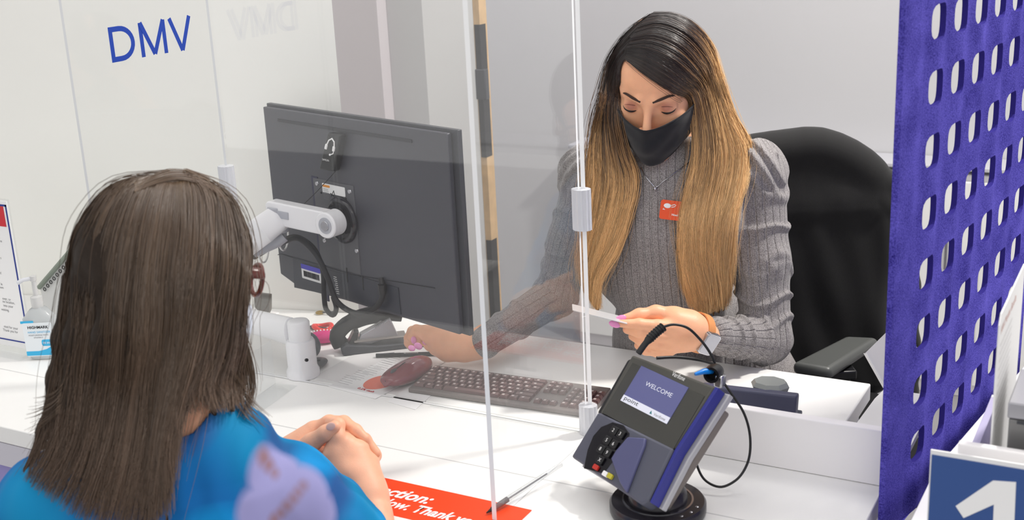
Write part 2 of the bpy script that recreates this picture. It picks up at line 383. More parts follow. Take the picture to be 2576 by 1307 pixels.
# sheet with rounded square holes: front and back skins plus hole walls
hy = [felt_pt(*q)[0] for q in ((2340, 215), (2397, 175), (2447, 138), (2497, 105), (2543, 80))]
sy = (hy[-1]-hy[0])/4; hz0 = .813; szz = .0945
NC = int((t1-hy[0])/sy)+1
def felt():
    v = []; f = []; wf = set(); th = .009; n = 24
    ts = [hy[0]+sy*i for i in range(NC)]; zs_ = [hz0-szz+szz*k for k in range(12)]
    zs_ = [z for z in zs_ if z > ZB+.03 and z < ZTOP-.03]
    ct = [t0]+[.5*(ts[i]+ts[i+1]) for i in range(NC-1)]+[t1]
    ct[0] = ts[0]-sy*.5; te = ts[-1]+sy*.5; ct[-1] = te
    cz_ = [zs_[0]-szz*.5]+[.5*(zs_[i]+zs_[i+1]) for i in range(len(zs_)-1)]+[zs_[-1]+szz*.5]
    def bulge(t, z):                                     # soft vertical ripples of the moulded felt
        return -.0025*math.cos(2*math.pi*(t-ts[0])/sy)*min(1, max(0, (t-ts[0]+sy*.75)/(sy*.25)))
    def W3(t, z, s_):
        p = p0+dirp*t-npl*(bulge(t, z)+(0 if s_ else th)*1.0)
        if not s_: p = p0+dirp*t+npl*(th-bulge(t, z))
        return (p[0], p[1], z)
    def quad(pts):                                       # both skins
        k = len(v)
        for s_ in (1, 0):
            v.extend([W3(t, z, s_) for t, z in pts])
        m_ = len(pts); f.append(tuple(range(k+m_-1, k-1, -1))); f.append(tuple(range(k+m_, k+2*m_)))
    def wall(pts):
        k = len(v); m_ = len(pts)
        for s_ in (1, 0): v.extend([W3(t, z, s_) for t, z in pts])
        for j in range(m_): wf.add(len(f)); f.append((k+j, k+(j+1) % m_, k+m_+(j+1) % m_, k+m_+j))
    for i, t in enumerate(ts):
        for j, z in enumerate(zs_):
            a0, a1, b0, b1 = ct[i], ct[i+1], cz_[j], cz_[j+1]
            inner = []; outer = []
            hw, hh_, e = .0315, .026, 3.4
            for q in range(n):
                an = 2*math.pi*(q+.5)/n; c_, s_ = math.cos(an), math.sin(an)
                r_ = (abs(c_)**e+abs(s_)**e)**(-1/e)
                inner.append((t+hw*r_*c_, z+hh_*r_*s_))
                m_ = max(abs(c_), abs(s_)); ox, oz = c_/m_, s_/m_
                outer.append((t+((a1-t) if ox > 0 else (t-a0))*ox, z+((b1-z) if oz > 0 else (z-b0))*oz))
            # snap nearest outer points to the corners
            for (cx_, cz__) in ((a1, b1), (a0, b1), (a0, b0), (a1, b0)):
                kk = min(range(n), key=lambda w: (outer[w][0]-cx_)**2+(outer[w][1]-cz__)**2); outer[kk] = (cx_, cz__)
            for rings in (.0, .5):
                A = [(inner[q][0]+(outer[q][0]-inner[q][0])*rings, inner[q][1]+(outer[q][1]-inner[q][1])*rings) for q in range(n)]
                B = [(inner[q][0]+(outer[q][0]-inner[q][0])*(rings+.5), inner[q][1]+(outer[q][1]-inner[q][1])*(rings+.5)) for q in range(n)]
                for q in range(n):
                    w = (q+1) % n; quad([A[q], A[w], B[w], B[q]][::-1])
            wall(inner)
    for (ta, tb, za, zb_) in ((t0, t0+.4*(ct[0]-t0), ZB, ZTOP), (t0+.4*(ct[0]-t0), t0+.7*(ct[0]-t0), ZB, ZTOP), (t0+.7*(ct[0]-t0), ct[0], ZB, ZTOP), (ct[-1], t1, ZB, ZTOP)):
        if tb > ta: quad([(ta, za), (tb, za), (tb, zb_), (ta, zb_)][::-1])
    for (za, zb_) in ((ZB, cz_[0]), (cz_[-1], ZTOP)):
        m_ = 40
        for q in range(m_):
            u0 = ct[0]+(ct[-1]-ct[0])*q/m_; u1 = ct[0]+(ct[-1]-ct[0])*(q+1)/m_
            quad([(u0, za), (u1, za), (u1, zb_), (u0, zb_)][::-1])
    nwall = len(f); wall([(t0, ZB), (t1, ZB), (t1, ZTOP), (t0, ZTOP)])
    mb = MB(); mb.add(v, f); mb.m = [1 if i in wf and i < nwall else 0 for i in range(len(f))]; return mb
fo = felt().build('felt_divider', [fm, mat('shaded_hole_felt', (44, 38, 112), .95, spec=.05, bump=.4, bscale=500)], ang=22)  # hole walls coloured darker to paint in the shade inside them
tag(fo, 'tall purple felt divider with rows of rounded square holes, at the right edge', 'divider')
# ================================================================ computer screen seen from behind
um = ray(-1838, -95); um[2] = 0; um = -um/np.linalg.norm(um)      # along its top edge, towards the right
TR = ony(1138, 330, .085); nm = np.cross([0, 0, 1.], um)           # nm points away from the camera
MM = frame(TR, um, z=(0, 0, 1))
def mq(px, py, off=0.):                                            # pixel -> local x, z on the back plane
    p = onpl(px, py, TR+nm*off, nm); l = loc(MM, p); return l[0], l[2]
mon = thing('computer_monitor', 'dark grey computer monitor seen from behind, held up by the white arm', 'monitor', MM)
xl_ = mq(658, 262)[0]; zbr = mq(1172, 850)[1]; zc_ = mq(712, 690)[1]; ch = mq(755, 727); c2 = mq(866, 752)
hull = [(0, 0), (xl_, 0), (xl_, zc_), (ch[0], ch[1]), (c2[0], c2[1]-.004), (.0, zbr)]
hull2 = [(x, z) for x, z in hull]
back = [(-.016, -.006), (xl_+.004, -.006), (xl_+.004, zc_), (ch[0]+.003, ch[1]+.002), (c2[0], c2[1]-.002), (-.016, zbr+.003)]
MB().prism(back[::-1], .0, .012, 'y').build('back_shell', M_MON, mon, bevel=.002)
MB().prism(hull2[::-1], .0125, .024, 'y').build('front_bezel', M_DKG, mon, bevel=.0015)
s0, s1 = mq(700, 303), mq(1037, 357)
MB().box((s0[0], -.002, s1[1]-.0015), (s1[0], .0008, s1[1]+.0048)).build('vent_slot', M_MON2, mon)
# raised housing around the mount
h = [mq(788, 446), mq(888, 474), mq(905, 640), mq(800, 660)]
MB().box((h[0][0], -.0016, h[3][1]), (h[1][0]+.003, .001, h[0][1])).build('mount_plate', mat('mount_plate', (84, 85, 90), .45, bump=.1, bscale=900), mon, bevel=.001)
MB().box((h[0][0]-.006, -.0014, zc_-.03), (h[0][0]+.016, .001, h[0][1]+.003)).build('recess_strip', mat('blue_black_recess', (36, 36, 66), .4), mon)
for q in ((799, 461), (881, 481), (818, 604), (899, 630), (810, 484), (872, 499)):
    p = mq(*q); k = .0055 if q[0] in (799, 881, 818, 899) else .0025
    MB().cyl((p[0], -.001, p[1]), (p[0], -.0035, p[1]), k, k*.8, 16).build('screw', M_STEEL if k > .004 else M_BLK, mon, ang=30)
# port recess and labels
p_ = [mq(738, 646), mq(980, 722)]
pr = [mq(738, 646), mq(742, 722), mq(866, 749), mq(1010, 790), mq(1003, 723)]
MB().prism([(a_, b_) for a_, b_ in pr], -.0018, .001, 'y').build('port_recess', mat('port_recess', (44, 47, 58), .35, bump=.1, bscale=800), mon)
MB().tube([(mq(700, 640)[0], -.001, mq(700, 640)[1]), (mq(712, 655)[0], -.0012, mq(740, 647)[1]), (mq(850, 690)[0], -.0012, mq(850, 684)[1]), (mq(1095, 724)[0], -.0012, mq(1095, 724)[1])], .0009, 6).build('seam_line', M_MON2, mon)
lb = thing_local = None
def plate(parent, name, q0, q1, m, y=-.003, t=.001, r=.002):       # flat rounded label between two local corners
    x0, x1 = sorted((q0[0], q1[0])); z0, z1 = sorted((q0[1], q1[1]))
    return MB().prism(rrect(x0, z0, x1, z1, min(r, (x1-x0)*.4, (z1-z0)*.4))[::-1], y, y+t, 'y').build(name, m, parent)
Mt_back = Matrix([[1, 0, 0, 0], [0, 0, -1, 0], [0, 1, 0, 0], [0, 0, 0, 1]])   # text facing the camera (-y)
lab = plate(mon, 'asset_label', mq(760, 661), mq(812, 712), M_PAPER, y=-.0036)
a0 = mq(760, 661); a1 = mq(812, 712)
plate(lab, 'label_header', (a0[0], a0[1]), (a1[0], a0[1]-.011), mat('violet_label_print', (70, 62, 190), .5), y=-.0040)
x = a0[0]+.008
bar = MB()
while x < a1[0]-.006:
    w = random.choice([.0006, .0012, .0018]); bar.box((x, -.0042, a0[1]-.028), (x+w, -.0036, a0[1]-.015)); x += w+random.choice([.0007, .0012])
bar.build('barcode', M_INKK, lab)
wl = plate(mon, 'warning_label', (mq(813, 462)[0], mq(813, 459)[1]), (mq(872, 497)[0], mq(872, 497)[1]+.002), M_PAPER, y=-.0032)
w0_ = mq(813, 462)
plate(wl, 'orange_header', (w0_[0]+.001, w0_[1]), (w0_[0]+.027, w0_[1]-.005), mat('orange_label_print', (232, 150, 40), .5), y=-.0036)
for k in range(7): MB().box((w0_[0]+.003, -.0035, w0_[1]-.009-k*.0035), (w0_[0]+.024+random.uniform(-.004, 0), -.0032, w0_[1]-.0098-k*.0035)).build('print_line', M_INKG, wl)
MB().tube([(w0_[0]+.030, -.0036, w0_[1]-.022), (w0_[0]+.040, -.0036, w0_[1]-.009), (w0_[0]+.046, -.0036, w0_[1]-.030)], .0009, 6).tube([(w0_[0]+.028, -.0036, w0_[1]-.016), (w0_[0]+.044, -.0036, w0_[1]-.024), (w0_[0]+.055, -.0036, w0_[1]-.020)], .0009, 6).build('pictogram', M_INKK, wl)
for i in range(9):
    p = mq(847+.9*i, 697+5.2*i)
    MB().box((p[0]-.010+random.uniform(0, .004), -.0024, p[1]), (p[0]+.002, -.0018, p[1]+.0012)).build('port_print', M_WTXT, mon)
for q in ((872, 672), (912, 692)):
    p = mq(*q); MB().box((p[0], -.0026, p[1]-.032), (p[0]+.003, -.0016, p[1])).build('port_slot', M_BLK, mon)
# headset box clipped to the back
c0, c1, c3 = mq(823, 334, -.02), mq(856, 340, -.02), mq(802, 426, -.02); c4 = mq(838, 432, -.02)
hb = thing('headset_adapter', 'small black box with a white headset symbol stuck to the back of the monitor', 'adapter', MM@Matrix.Translation((0, -.002, 0)))
poly = [c4, c1, c0, c3]
MB().prism([(p[0], p[1]) for p in poly][::1], -.018, -.0005, 'y').build('body', mat('adapter_black', (30, 31, 34), .3), hb, bevel=.003, seg=3)
ex = np.array([c1[0]-c0[0], c1[1]-c0[1]]); ez = np.array([c0[0]-c3[0], c0[1]-c3[1]])
def hp(u, w): p = np.array(c3)+ez*w+ex*u; return (p[0], -.0187, p[1])
ic = MB()
ic.tube([hp(.22, .60), hp(.20, .70), hp(.28, .82), hp(.48, .88), hp(.70, .80), hp(.78, .68), hp(.80, .58)], .0016, 8)
ic.tube([hp(.19, .59), hp(.19, .70)], .0032, 8); ic.tube([hp(.80, .57), hp(.77, .68)], .0032, 8)
ic.tube([hp(.80, .58), hp(.82, .50), hp(.62, .45)], .0011, 8); ic.ball(hp(.60, .45), .0024, 10)
ic.build('headset_symbol', M_WTXT, hb)
p = hp(.12, .27); tM = Matrix([[math.cos(-.07), 0, 0, p[0]], [0, 0, -1, -.0188], [math.sin(-.07), 1, 0, p[2]], [0, 0, 0, 1]])
text('maker_print', 'SAMSUNG', .0058, M_WTXT, tM, hb, ext=0)
lp = hp(.9, -.03)
e_ = mq(768, 527)
MB().tube(catmull([(c4[0]-.004, -.008, c4[1]), ((c4[0]+e_[0])/2+.004, -.012, (c4[1]+e_[1])/2+.004), (e_[0]-.01, -.02, e_[1]-.004)], 12), .0009, 6).build('cord', M_BLK, hb)

# ---------------- white monitor arm on its pole
pole = onz(737, 958, H)+np.array([0, .035, 0])
arm = thing('monitor_mount', 'white jointed monitor arm on a thick white pole clamped to the desk', 'monitor arm', (pole[0], pole[1], H+.0008))
def al(p): return tuple(np.array(p)-np.array([pole[0], pole[1], H+.0008]))
dpo = depth(pole+np.array([0, 0, .06]))
s_ = dpo/F
zt_ = at(734, 800, dpo)[2]-H; zm = at(745, 852, dpo)[2]-H
r1, r2 = 28*s_, 37*s_
MB().lathe([(r2+.004, 0), (r2+.004, .012), (r2, .02), (r2, zm-.006), (r2-.003, zm), (r1, zm+.001)], 48).build('collar', M_ARMW, arm)
MB().lathe([(r1, zm-.01), (r1, zt_-.004), (r1-.003, zt_), (r1*.7, zt_+.001), (0.0005, zt_+.001)], 48).build('pole', M_ARMW, arm)
MB().tube([al(at(770, 905, dpo-.04)), al(at(772, 905, dpo-.046))], .0035, 12).build('screw', M_BLK, arm)
# lower arm going left from the pole
dA = dpo
la = [at(735, 835, dA), ony(690, 822, .06), ony(600, 800, .07), ony(520, 785, .08)]
mb = MB().tube([al(p) for p in la], [.03, .028, .026, .026], 20, flat=(1.05, .62)); mb.build('lower_arm', M_ARMW, arm)
MB().lathe([(.030, -.04), (.032, -.03), (.032, .05), (.028, .056), (.0005, .056)], 32, c=al(ony(520, 785, .08))).build('elbow_joint', M_ARMG, arm)
# upper arm rising from the left elbow to the head link
J = onpl(700, 548, TR-nm*.085, nm); Vc = onpl(862, 553, TR-nm*.002, nm); Kp = onpl(834, 562, TR-nm*.055, nm)
el = ony(520, 735, .08)
UA = [el, ony(600, 625, .075), ony(660, 578, .07), J+(J-at(660, 578, depth(J)))*.15]
mb = MB(); pts = [al(p) for p in UA]; mb.tube(pts, [.030, .030, .031, .029], 24, flat=(1.0, .55)); mb.build('upper_arm', M_ARMW, arm)
MB().tube([al(at(640, 635, depth(J)+.01)), al(at(700, 608, depth(J))), al(at(716, 595, depth(J)))], .011, 12).build('cable_channel', M_ARMG, arm)
jp = al(J); 
MB().cyl((jp[0], jp[1], jp[2]-.030), (jp[0], jp[1], jp[2]+.026), .021, n=32).build('swivel_joint', M_ARMG, arm, bevel=.002)
q1, q2 = al(J+np.array([0, 0, .012])), al(Kp)
dirv = Vector(q2)-Vector(q1); ln = dirv.length; xx = dirv.normalized()
FM = frame(q1, np.array(xx), z=(0, 0, 1))
prof = rrect(-.022, -.024, ln+.0, .026, .012)
hl = MB().prism(prof[::-1], -.014, .014, 'y').build('head_link', M_ARMW, arm, bevel=.003, M=FM)
MB().cyl((ln-.001, -.019, -.0), (ln-.001, .019, -.0), .0275, n=40).build('tilt_pivot', M_ARMW, arm, bevel=.003, M=FM)
MB().cyl((ln, -.0205, 0), (ln, -.0185, 0), .017, n=32).build('pivot_ring', M_ARMG, arm, M=FM)
MB().cyl((ln, -.0225, 0), (ln, -.020, 0), .0105, n=24).build('bolt', M_STEEL, arm, bevel=.001, M=FM)
MB().box((.0, -.0155, -.006), (.045, -.0135, .010)).build('inset_panel', M_ARMG, arm, bevel=.002, M=FM)
sc = al(onpl(673, 549, J-nm*.022, nm))
MB().cyl(tuple(np.array(sc)), tuple(np.array(sc)-nm*.002), .009, n=24).build('bolt', M_ARMG, arm)
MB().cyl(tuple(np.array(sc)), tuple(np.array(sc)-nm*.003), .005, n=16).build('bolt', M_STEEL, arm)
# black mounting disc on the screen back
vl = al(Vc); dm = Matrix(((um[0], 0, -nm[0]), (um[1], 0, -nm[1]), (0, 1, 0)))
dM = Matrix([[um[0], 0, -nm[0], vl[0]], [um[1], 0, -nm[1], vl[1]], [0, 1, 0, vl[2]], [0, 0, 0, 1]])
MB().lathe([(.001, .0), (.050, .0), (.050, .004), (.046, .009), (.041, .010), (.038, .006), (.001, .006)], 48).build('mounting_disc', mat('glossy_black_disc', (24, 24, 34), .15), arm, M=dM)
MB().box((-.022, -.028, .006), (.014, .028, .03)).build('tilt_bracket', M_BLKM, arm, bevel=.003, M=dM)
# cables hanging from the arm to the ports
cb = thing('monitor_cable', 'pair of thick black cables looping below the monitor arm into the monitor', 'cable', tuple(J))
def cl(px, py, off): p = onpl(px, py, TR-nm*off, nm); return tuple(p-J)
loopA = [cl(640, 640, .06), cl(700, 610, .06), cl(748, 596, .05), cl(790, 625, .04), cl(812, 680, .03), cl(815, 740, .03), cl(822, 780, .03), cl(838, 792, .03), cl(846, 775, .03), cl(838, 745, .03)]
loopB = [cl(640, 646, .065), cl(705, 612, .065), cl(752, 600, .055), cl(795, 640, .045), cl(825, 700, .035), cl(846, 755, .03), cl(880, 782, .028), cl(920, 786, .024), cl(950, 768, .016), cl(964, 735, .01), cl(958, 700, .003)]
MB().tube(catmull(loopA, 70), .0055, 12).build('cable', M_BLKM, cb)
MB().tube(catmull(loopB, 80), .0060, 12).build('cable', M_BLKM, cb)
q = cl(963, 738, .01); MB().tube([np.array(q)+[0, 0, .02], q], [.009, .008], 14).build('plug', M_BLK, cb)
for (px, py) in ((712, 590), (662, 622)):
    c_ = np.array(cl(px, py, .05)); ring = [tuple(c_+um*.022*math.cos(t)*.8+np.array([0, 0, 1])*.034*math.sin(t)-nm*.025*math.cos(t)) for t in np.linspace(0, 2*math.pi, 26)]
    MB().tube(ring, .0022, 8, caps=False).build('cable_tie', M_WHITE, cb)

# ================================================================ keyboard, mouse and papers
kfl = onz(1027, 988, H); kfr0 = onz(1468, 1051, H); kbl = onz(1156, 944, H)
kx_ = (kfr0-kfl); kw = np.linalg.norm(kx_)+.012; kx_ /= np.linalg.norm(kx_)
kd = abs(float((kbl-kfl)@np.cross([0, 0, 1.], kx_)))
KM = frame(kfl+np.array([0, 0, .0012]), kx_, z=(0, 0, 1))
kb = thing('keyboard', 'flat full-size keyboard behind the clear front screen', 'keyboard', KM)
M_KB = mat('keyboard_taupe', (112, 104, 102), .35); M_KEY = mat('key_taupe', (98, 72, 72), .35); M_KT = mat('key_edge_glint', (190, 178, 176), .3)
mb = MB(); sec = [(0, 0), (kd, 0), (kd, .016), (0, .009)]
mb.prism([(p[0], p[1]) for p in sec], 0, kw, 'x'); mb.build('case', M_KB, kb, bevel=.0025)
rows = [(0, [1]*13+[1.6]), (1, [1]*13+[1.6]), (2, [1.5]+[1]*12+[1.1]), (3, [1.8]+[1]*11+[1.8]), (4, [2.3]+[1]*10+[2.3]), (5, [1.4, 1.1, 1.1, 5.6, 1.1, 1.1, 1.1, 1.4])]
main_w = kw*.66; top = kd*.90; rh = kd*.80/6
nk = 0; keys = []
def key(x, y, w, d):
    global nk
    z = .009+(.007)*(y/kd)
    keys.append((x, y, w, d, z)); nk += 1
for r, ws in rows:
    u = main_w/sum(ws); x = .006; y = top-(r+1)*rh
    for w in ws: key(x, y, u*w-.0022, rh-.0024); x += u*w
for r in range(5):
    for c in range(3):
        if r == 3 or (r in (2,) and c != 1 and False): continue
        key(main_w+.012+c*kw*.042, top-(r+1+(1 if r == 4 else 0))*rh if r < 4 else top-6*rh, kw*.042-.0022, rh-.0024)
for r in range(1, 6):
    for c in range(4): key(main_w+.016+kw*.13+c*kw*.044, top-(r+1)*rh, kw*.044-.0022, rh-.0024)
slope = .007/kd
for (x, y, w, d, z) in keys[:100]:
    v = []; 
    for zz, ins in ((z+.0005, 0), (z+.0055, .0016)):
        v.append([(x+ins, y+ins, zz), (x+w-ins, y+ins, zz), (x+w-ins, y+d-ins, zz+slope*d), (x+ins, y+d-ins, zz+slope*d)])
    MB().loft(v).build('key', M_KEY, kb, smooth=False)
rest = MB()
for (x, y, w, d, z) in keys[100:]:
    rest.loft([[(x, y, z), (x+w, y, z), (x+w, y+d, z+slope*d), (x, y+d, z+slope*d)], [(x+.0016, y+.0016, z+.0055), (x+w-.0016, y+.0016, z+.0055), (x+w-.0016, y+d-.0016, z+.0055+slope*d), (x+.0016, y+d-.0016, z+.0055+slope*d)]])
if rest.v: tag(rest.build('key', M_KEY, kb, smooth=False), kind='stuff')
# one small bright bar per key: legend, with the key-edge glint painted in
leg = MB()
for (x, y, w, d, z) in keys[:]:
    leg.box((x+w*.25, y+d*.3, z+.0056+slope*d*.5), (x+w*.25+min(.0045, w*.45), y+d*.72, z+.0062+slope*d*.6))
tag(leg.build('key_legend_glints', M_KT, kb, smooth=False), kind='stuff')

ms = onz(1026, 958, H); mdir = onz(1075, 915, H)-onz(975, 965, H)
MS = frame(ms+np.array([0, 0, .001]), mdir, z=(0, 0, 1))
mo = thing('computer_mouse', 'glossy dark computer mouse, coloured by a red reflection, on the papers left of the keyboard', 'mouse', MS)
ml = np.linalg.norm(mdir)*.56
rings = []
for i in range(25):
    u = -1+2*i/24; a_ = math.sqrt(max(0, 1-abs(u)**2.4))
    ring = []
    for j in range(28):
        an = 2*math.pi*j/28; c_, s2 = math.cos(an), math.sin(an)
        ring.append((ml*u, .033*a_*c_*(1-.06*u), max(0., .019+ .021*a_*s2*(1+.25*u)) if a_ > .01 else .012))
    rings.append(ring)
MB().loft(rings).build('body', mat('dark_gloss_mouse_red_reflection', (122, 52, 62), .12, coat=.6), mo, ang=60)  # dark body, with the red notice's reflection put into its colour
MB().tube([(-ml*.95, 0, .022), (-ml*.6, 0, .034), (-ml*.2, 0, .0402), (-ml*.05, 0, .0412)], .0009, 6).build('button_gap', M_BLK, mo)
MB().ball((-ml*.55, 0, .034), (.010, .004, .005), 16).build('scroll_wheel', M_DKG, mo)

def sheet(name, label, cat, pts, m, z=H, th=.0006, group=None):
    P = [onz(px, py, z) for px, py in pts]; c_ = sum(P)/len(P); M = frame(c_, P[1]-P[0], z=(0, 0, 1)); M[2][3] = z
    o = thing(name, label, cat, M, group); L_ = [loc(M, p) for p in P]
    s_ = MB().prism([(l[0], l[1]) for l in L_], 0, th).build('sheet', m, o, smooth=False)
    return o, M, L_
# brochures left of the keyboard
pb, PM, PL = sheet('brochure', 'white brochure with grey text and red print under the mouse', 'brochure', [(826, 972), (944, 1003), (1130, 905), (1010, 885)], M_PAPER, H+.0006)
mb = MB()
def onsheet(M, px, py, z): l = loc(M, onz(px, py, z)); return l
for (px, py, w) in ((850, 962, 34), (880, 950, 34), (912, 938, 34), (940, 925, 32), (960, 912, 32)):
    for k in range(5):
        l = onsheet(PM, px+k*5, py-k*4.5, H); mb.box((l[0], l[1], .0006), (l[0]+.030+.004*(k % 2), l[1]+.0009, .0008))
mb.build('text_lines', mat('light_grey_ink', (160, 158, 160), .6), pb, smooth=False)
c_ = onsheet(PM, 957, 962, H)
mb = MB(); 
mb.prism([(c_[0]+.030*math.cos(t), c_[1]+.040*math.sin(t)) for t in np.linspace(0, 2*math.pi, 33)[:-1]], .0007, .0009); mb.build('red_oval_print', mat('salmon_print', (236, 128, 108), .5), pb, smooth=False)
l = onsheet(PM, 898, 978, H); text('red_print', '0.2% cash', .011, M_INKR, Matrix.Translation((l[0], l[1], .0009)), pb, ext=.0001, bold=.02)
sheet('paper_sheet', 'white sheet with a curled corner, under the left end of the keyboard', 'paper', [(975, 1010), (1045, 1030), (1150, 935), (1090, 925)], M_PAPER, H+.0004)
sheet('paper_sheet', 'large white sheet lying beneath the stapler and the pen', 'paper', [(790, 948), (960, 985), (1140, 880), (930, 868)], mat('pale_grey_paper', (226, 224, 224), .6), H+.0002)
# red counter notice
ry0 = onz(1150, 1243)[1]; xa = onz(1343, 1279)[0]; yb_ = onz(985, 1297)[1]
rn = thing('counter_notice', 'orange-red notice with slanted white lettering lying on the counter by the clasped hands', 'notice', (xa, ry0, H+.0005))
MB().box((-.46, yb_-ry0, 0), (0, 0, .0012)).build('notice_sheet', M_RED, rn, smooth=False)
MB().box((-.46, yb_-ry0-.012, 0), (0, yb_-ry0-.0005, .0012)).build('white_border', M_PAPER, rn, smooth=False)
zz = H+.0022
def txt_line(s, hidden, bl0, bl1, top_h, name):
    P0, P1 = onz(*bl0, zz), onz(*bl1, zz)
    w = np.linalg.norm(P1-P0)
    M = Matrix.Translation((P0[0]-xa, P0[1]-ry0, .0016))
    q = text(name, s, 1., M_WTXT, Matrix.Identity(4), None, ext=0.0, bold=.028, shear=.32)
    xs_ = [v.co.x for v in q.data.vertices]; ys_ = [v.co.y for v in q.data.vertices]
    sc_ = w/(max(xs_)-min(xs_)); x0 = min(xs_)
    for v in q.data.vertices: v.co.x = (v.co.x-x0)*sc_; v.co.y *= top_h
    q.parent = rn; q.matrix_local = M; return w
hgt = np.linalg.norm(onz(955, 1243, zz)-onz(965, 1207, zz))
txt_line('ection:', '', (948, 1238), (1083, 1262), .040, 'notice_text')
txt_line('dow. Thank you!', '', (950, 1266), (1222, 1316), .034, 'notice_text')
txt_line('For your prot', '', (740, 1202), (940, 1237), .040, 'notice_text')
txt_line('Stay behind win', '', (700, 1220), (942, 1265), .034, 'notice_text')
# clear pen on the notice
pt, pe = onz(1224, 1292, H+.004), at(1412, 1170, depth(onz(1412, 1170))-.06)
L_ = np.linalg.norm(pe-pt)
PMx = frame(pt+(0, 0, .002), pe-pt, z=(0, 0, 1))
pn = thing('clear_pen', 'clear ballpoint pen with a black tip lying by the white screen edge', 'pen', PMx)
MB().tube([(0, 0, 0), (.012, 0, 0)], [.0008, .0035], 14).build('tip', M_BLK, pn)
MB().tube([(.012, 0, 0), (.045, 0, 0)], [.0042, .0048], 16).build('grip', mat('smoke_grip', (120, 116, 118), .2, trans=.3), pn)
MB().tube([(.045, 0, 0), (L_, 0, 0)], [.0048, .0042], 16).build('barrel', acrylic('clear_pen_barrel', (.86, .87, .88), 1.2, .12), pn)
MB().tube([(.046, 0, 0), (L_*.8, 0, 0)], .0013, 8).build('ink_tube', M_INKG, pn)

# ================================================================ stapler, pen and clutter on the desk
sa, sb = onz(850, 893, H), onz(1150, 858, H)
SM = frame(sa+np.array([0, .01, .001]), sb-sa, z=(0, 0, 1)); sl = np.linalg.norm(sb-sa)
st = thing('stapler', 'large black and silver stapler opened wide under the monitor', 'stapler', SM)
MB().prism([(0.004, 0), (sl, 0), (sl, .008), (sl*.3, .014), (.012, .024), (0, .016)], -.020, .028, 'y').build('base', M_DKG, st, bevel=.003)
MB().box((.03, -.016, .0245), (sl*.55, .022, .0285)).build('base_top', mat('warm_grey_metal', (128, 122, 118), .3, .3), st, bevel=.002)
def sp(px, py, off): l = loc(SM, onpl(px, py, sa+np.array([0, .02+off, 0]), np.array(SM.col[1][:3]))); return l
hp0, hp1, hp2, hp3 = sp(852, 838, 0), sp(868, 820, 0), sp(1000, 815, 0), sp(980, 793, 0)
pts = [sp(858, 868, 0), sp(848, 846, 0), sp(868, 818, 0), sp(905, 800, 0), sp(950, 790, .005), sp(1010, 792, .01)]
MB().tube(catmull([tuple(p) for p in pts], 20), [.014]*8+[.016]*6+[.012]*6, 14, flat=(1.25, .8)).build('handle', M_BLKM, st)
q0, q1, q2, q3 = sp(893, 872, 0), sp(1000, 838, 0), sp(980, 797, 0), sp(905, 838, 0)
MB().prism([(q0[0], q0[2]), (q1[0], q1[2]), (q2[0], q2[2]), (q3[0], q3[2])][::-1][::-1], -.006, .018, 'y').build('magazine', M_SILV, st, bevel=.002)
mt = sp(942, 818, 0)
an = math.atan2(q2[2]-q3[2], q2[0]-q3[0])
text('magazine_print', 'BOSTITCH', .008, M_INKG, Matrix.Translation((mt[0], -.0066, mt[2]-.002))@Matrix.Rotation(-an, 4, 'Y')@Mt_back, st, ext=0)
MB().prism([(sp(870, 868, 0)[0], sp(870, 868, 0)[2]), (sp(892, 868, 0)[0], sp(892, 868, 0)[2]), (sp(902, 828, 0)[0], sp(902, 828, 0)[2]), (sp(890, 826, 0)[0], sp(890, 826, 0)[2])], -.01, .02, 'y').build('pivot_arm', M_BLK, st, bevel=.002)
pa_, pb_ = onz(946, 894, H+.005), onz(1100, 889, H+.005)
BM = frame(pa_, pb_-pa_, z=(0, 0, 1)); bl = np.linalg.norm(pb_-pa_)
bp_ = thing('ballpoint_pen', 'black ballpoint pen with white print lying between stapler and mouse', 'pen', BM)
MB().tube([(0, 0, 0), (.03, 0, 0), (bl, 0, 0)], [.0045, .0048, .0048], 16).build('barrel', M_BLK, bp_)
MB().tube([(.003, -.003, .004), (.04, -.004, .006)], .0016, 8).build('clip', M_DKG, bp_)
text('barrel_print', 'aaa.com/insurance', .0042, M_WTXT, Matrix.Translation((.06, -.0035, .0042))@Matrix.Rotation(.7, 4, 'X'), bp_, ext=0)
# red keys ring, pink purse, key fob, brass key, dark card stand
c_ = onz(812, 822, H+.008)
rg = thing('key_ring', 'thick red key ring loop lying behind the pink purse', 'key ring', c_)
MB().tube([(.022*math.cos(t), .017*math.sin(t), .003*math.sin(2*t)) for t in np.linspace(0, 2*math.pi, 30)], .0055, 10, caps=False).build('loop', mat('red_rubber', (226, 36, 28), .35), rg)
MB().box((-.03, -.012, -.006), (.02, -.004, .003)).build('tag', mat('patterned_black_tag', (58, 46, 48), .5, vary=.6, vscale=90), rg, bevel=.002)
c_ = onz(815, 862, H)
pk = thing('coin_purse', 'bright pink coin purse with a beaded rim, right of the white pole', 'purse', c_)
Mb = Matrix.Rotation(.55, 3, 'Z')
MB().ball((0, 0, .014), (.034, .020, .0135), 28, M=Mb).build('pouch', mat('fuchsia_felt', (208, 28, 120), .7, bump=.5, bscale=300), pk)
for i in range(15):
    t = math.pi*(i/14); MB().ball(tuple(Mb@Vector((.034*math.cos(t), .018*math.sin(t)+.002, .023))), .0022, 8).build('bead', M_PAPER, pk)
c_ = onz(795, 922, H+.001)
kf = thing('key_fob', 'grey car key fob on the desk at the foot of the white pole', 'key fob', c_)
MB().ball((-.004, 0, .007), (.025, .034, .007), 24).build('body', mat('grey_fob', (92, 92, 94), .35), kf)
for (dx, dy) in ((-.008, .01), (.004, .004), (-.006, -.008)): MB().ball((dx, dy, .0135), (.005, .005, .0015), 12).build('button', M_BLK, kf)
c_ = onz(815, 790, H+.001)
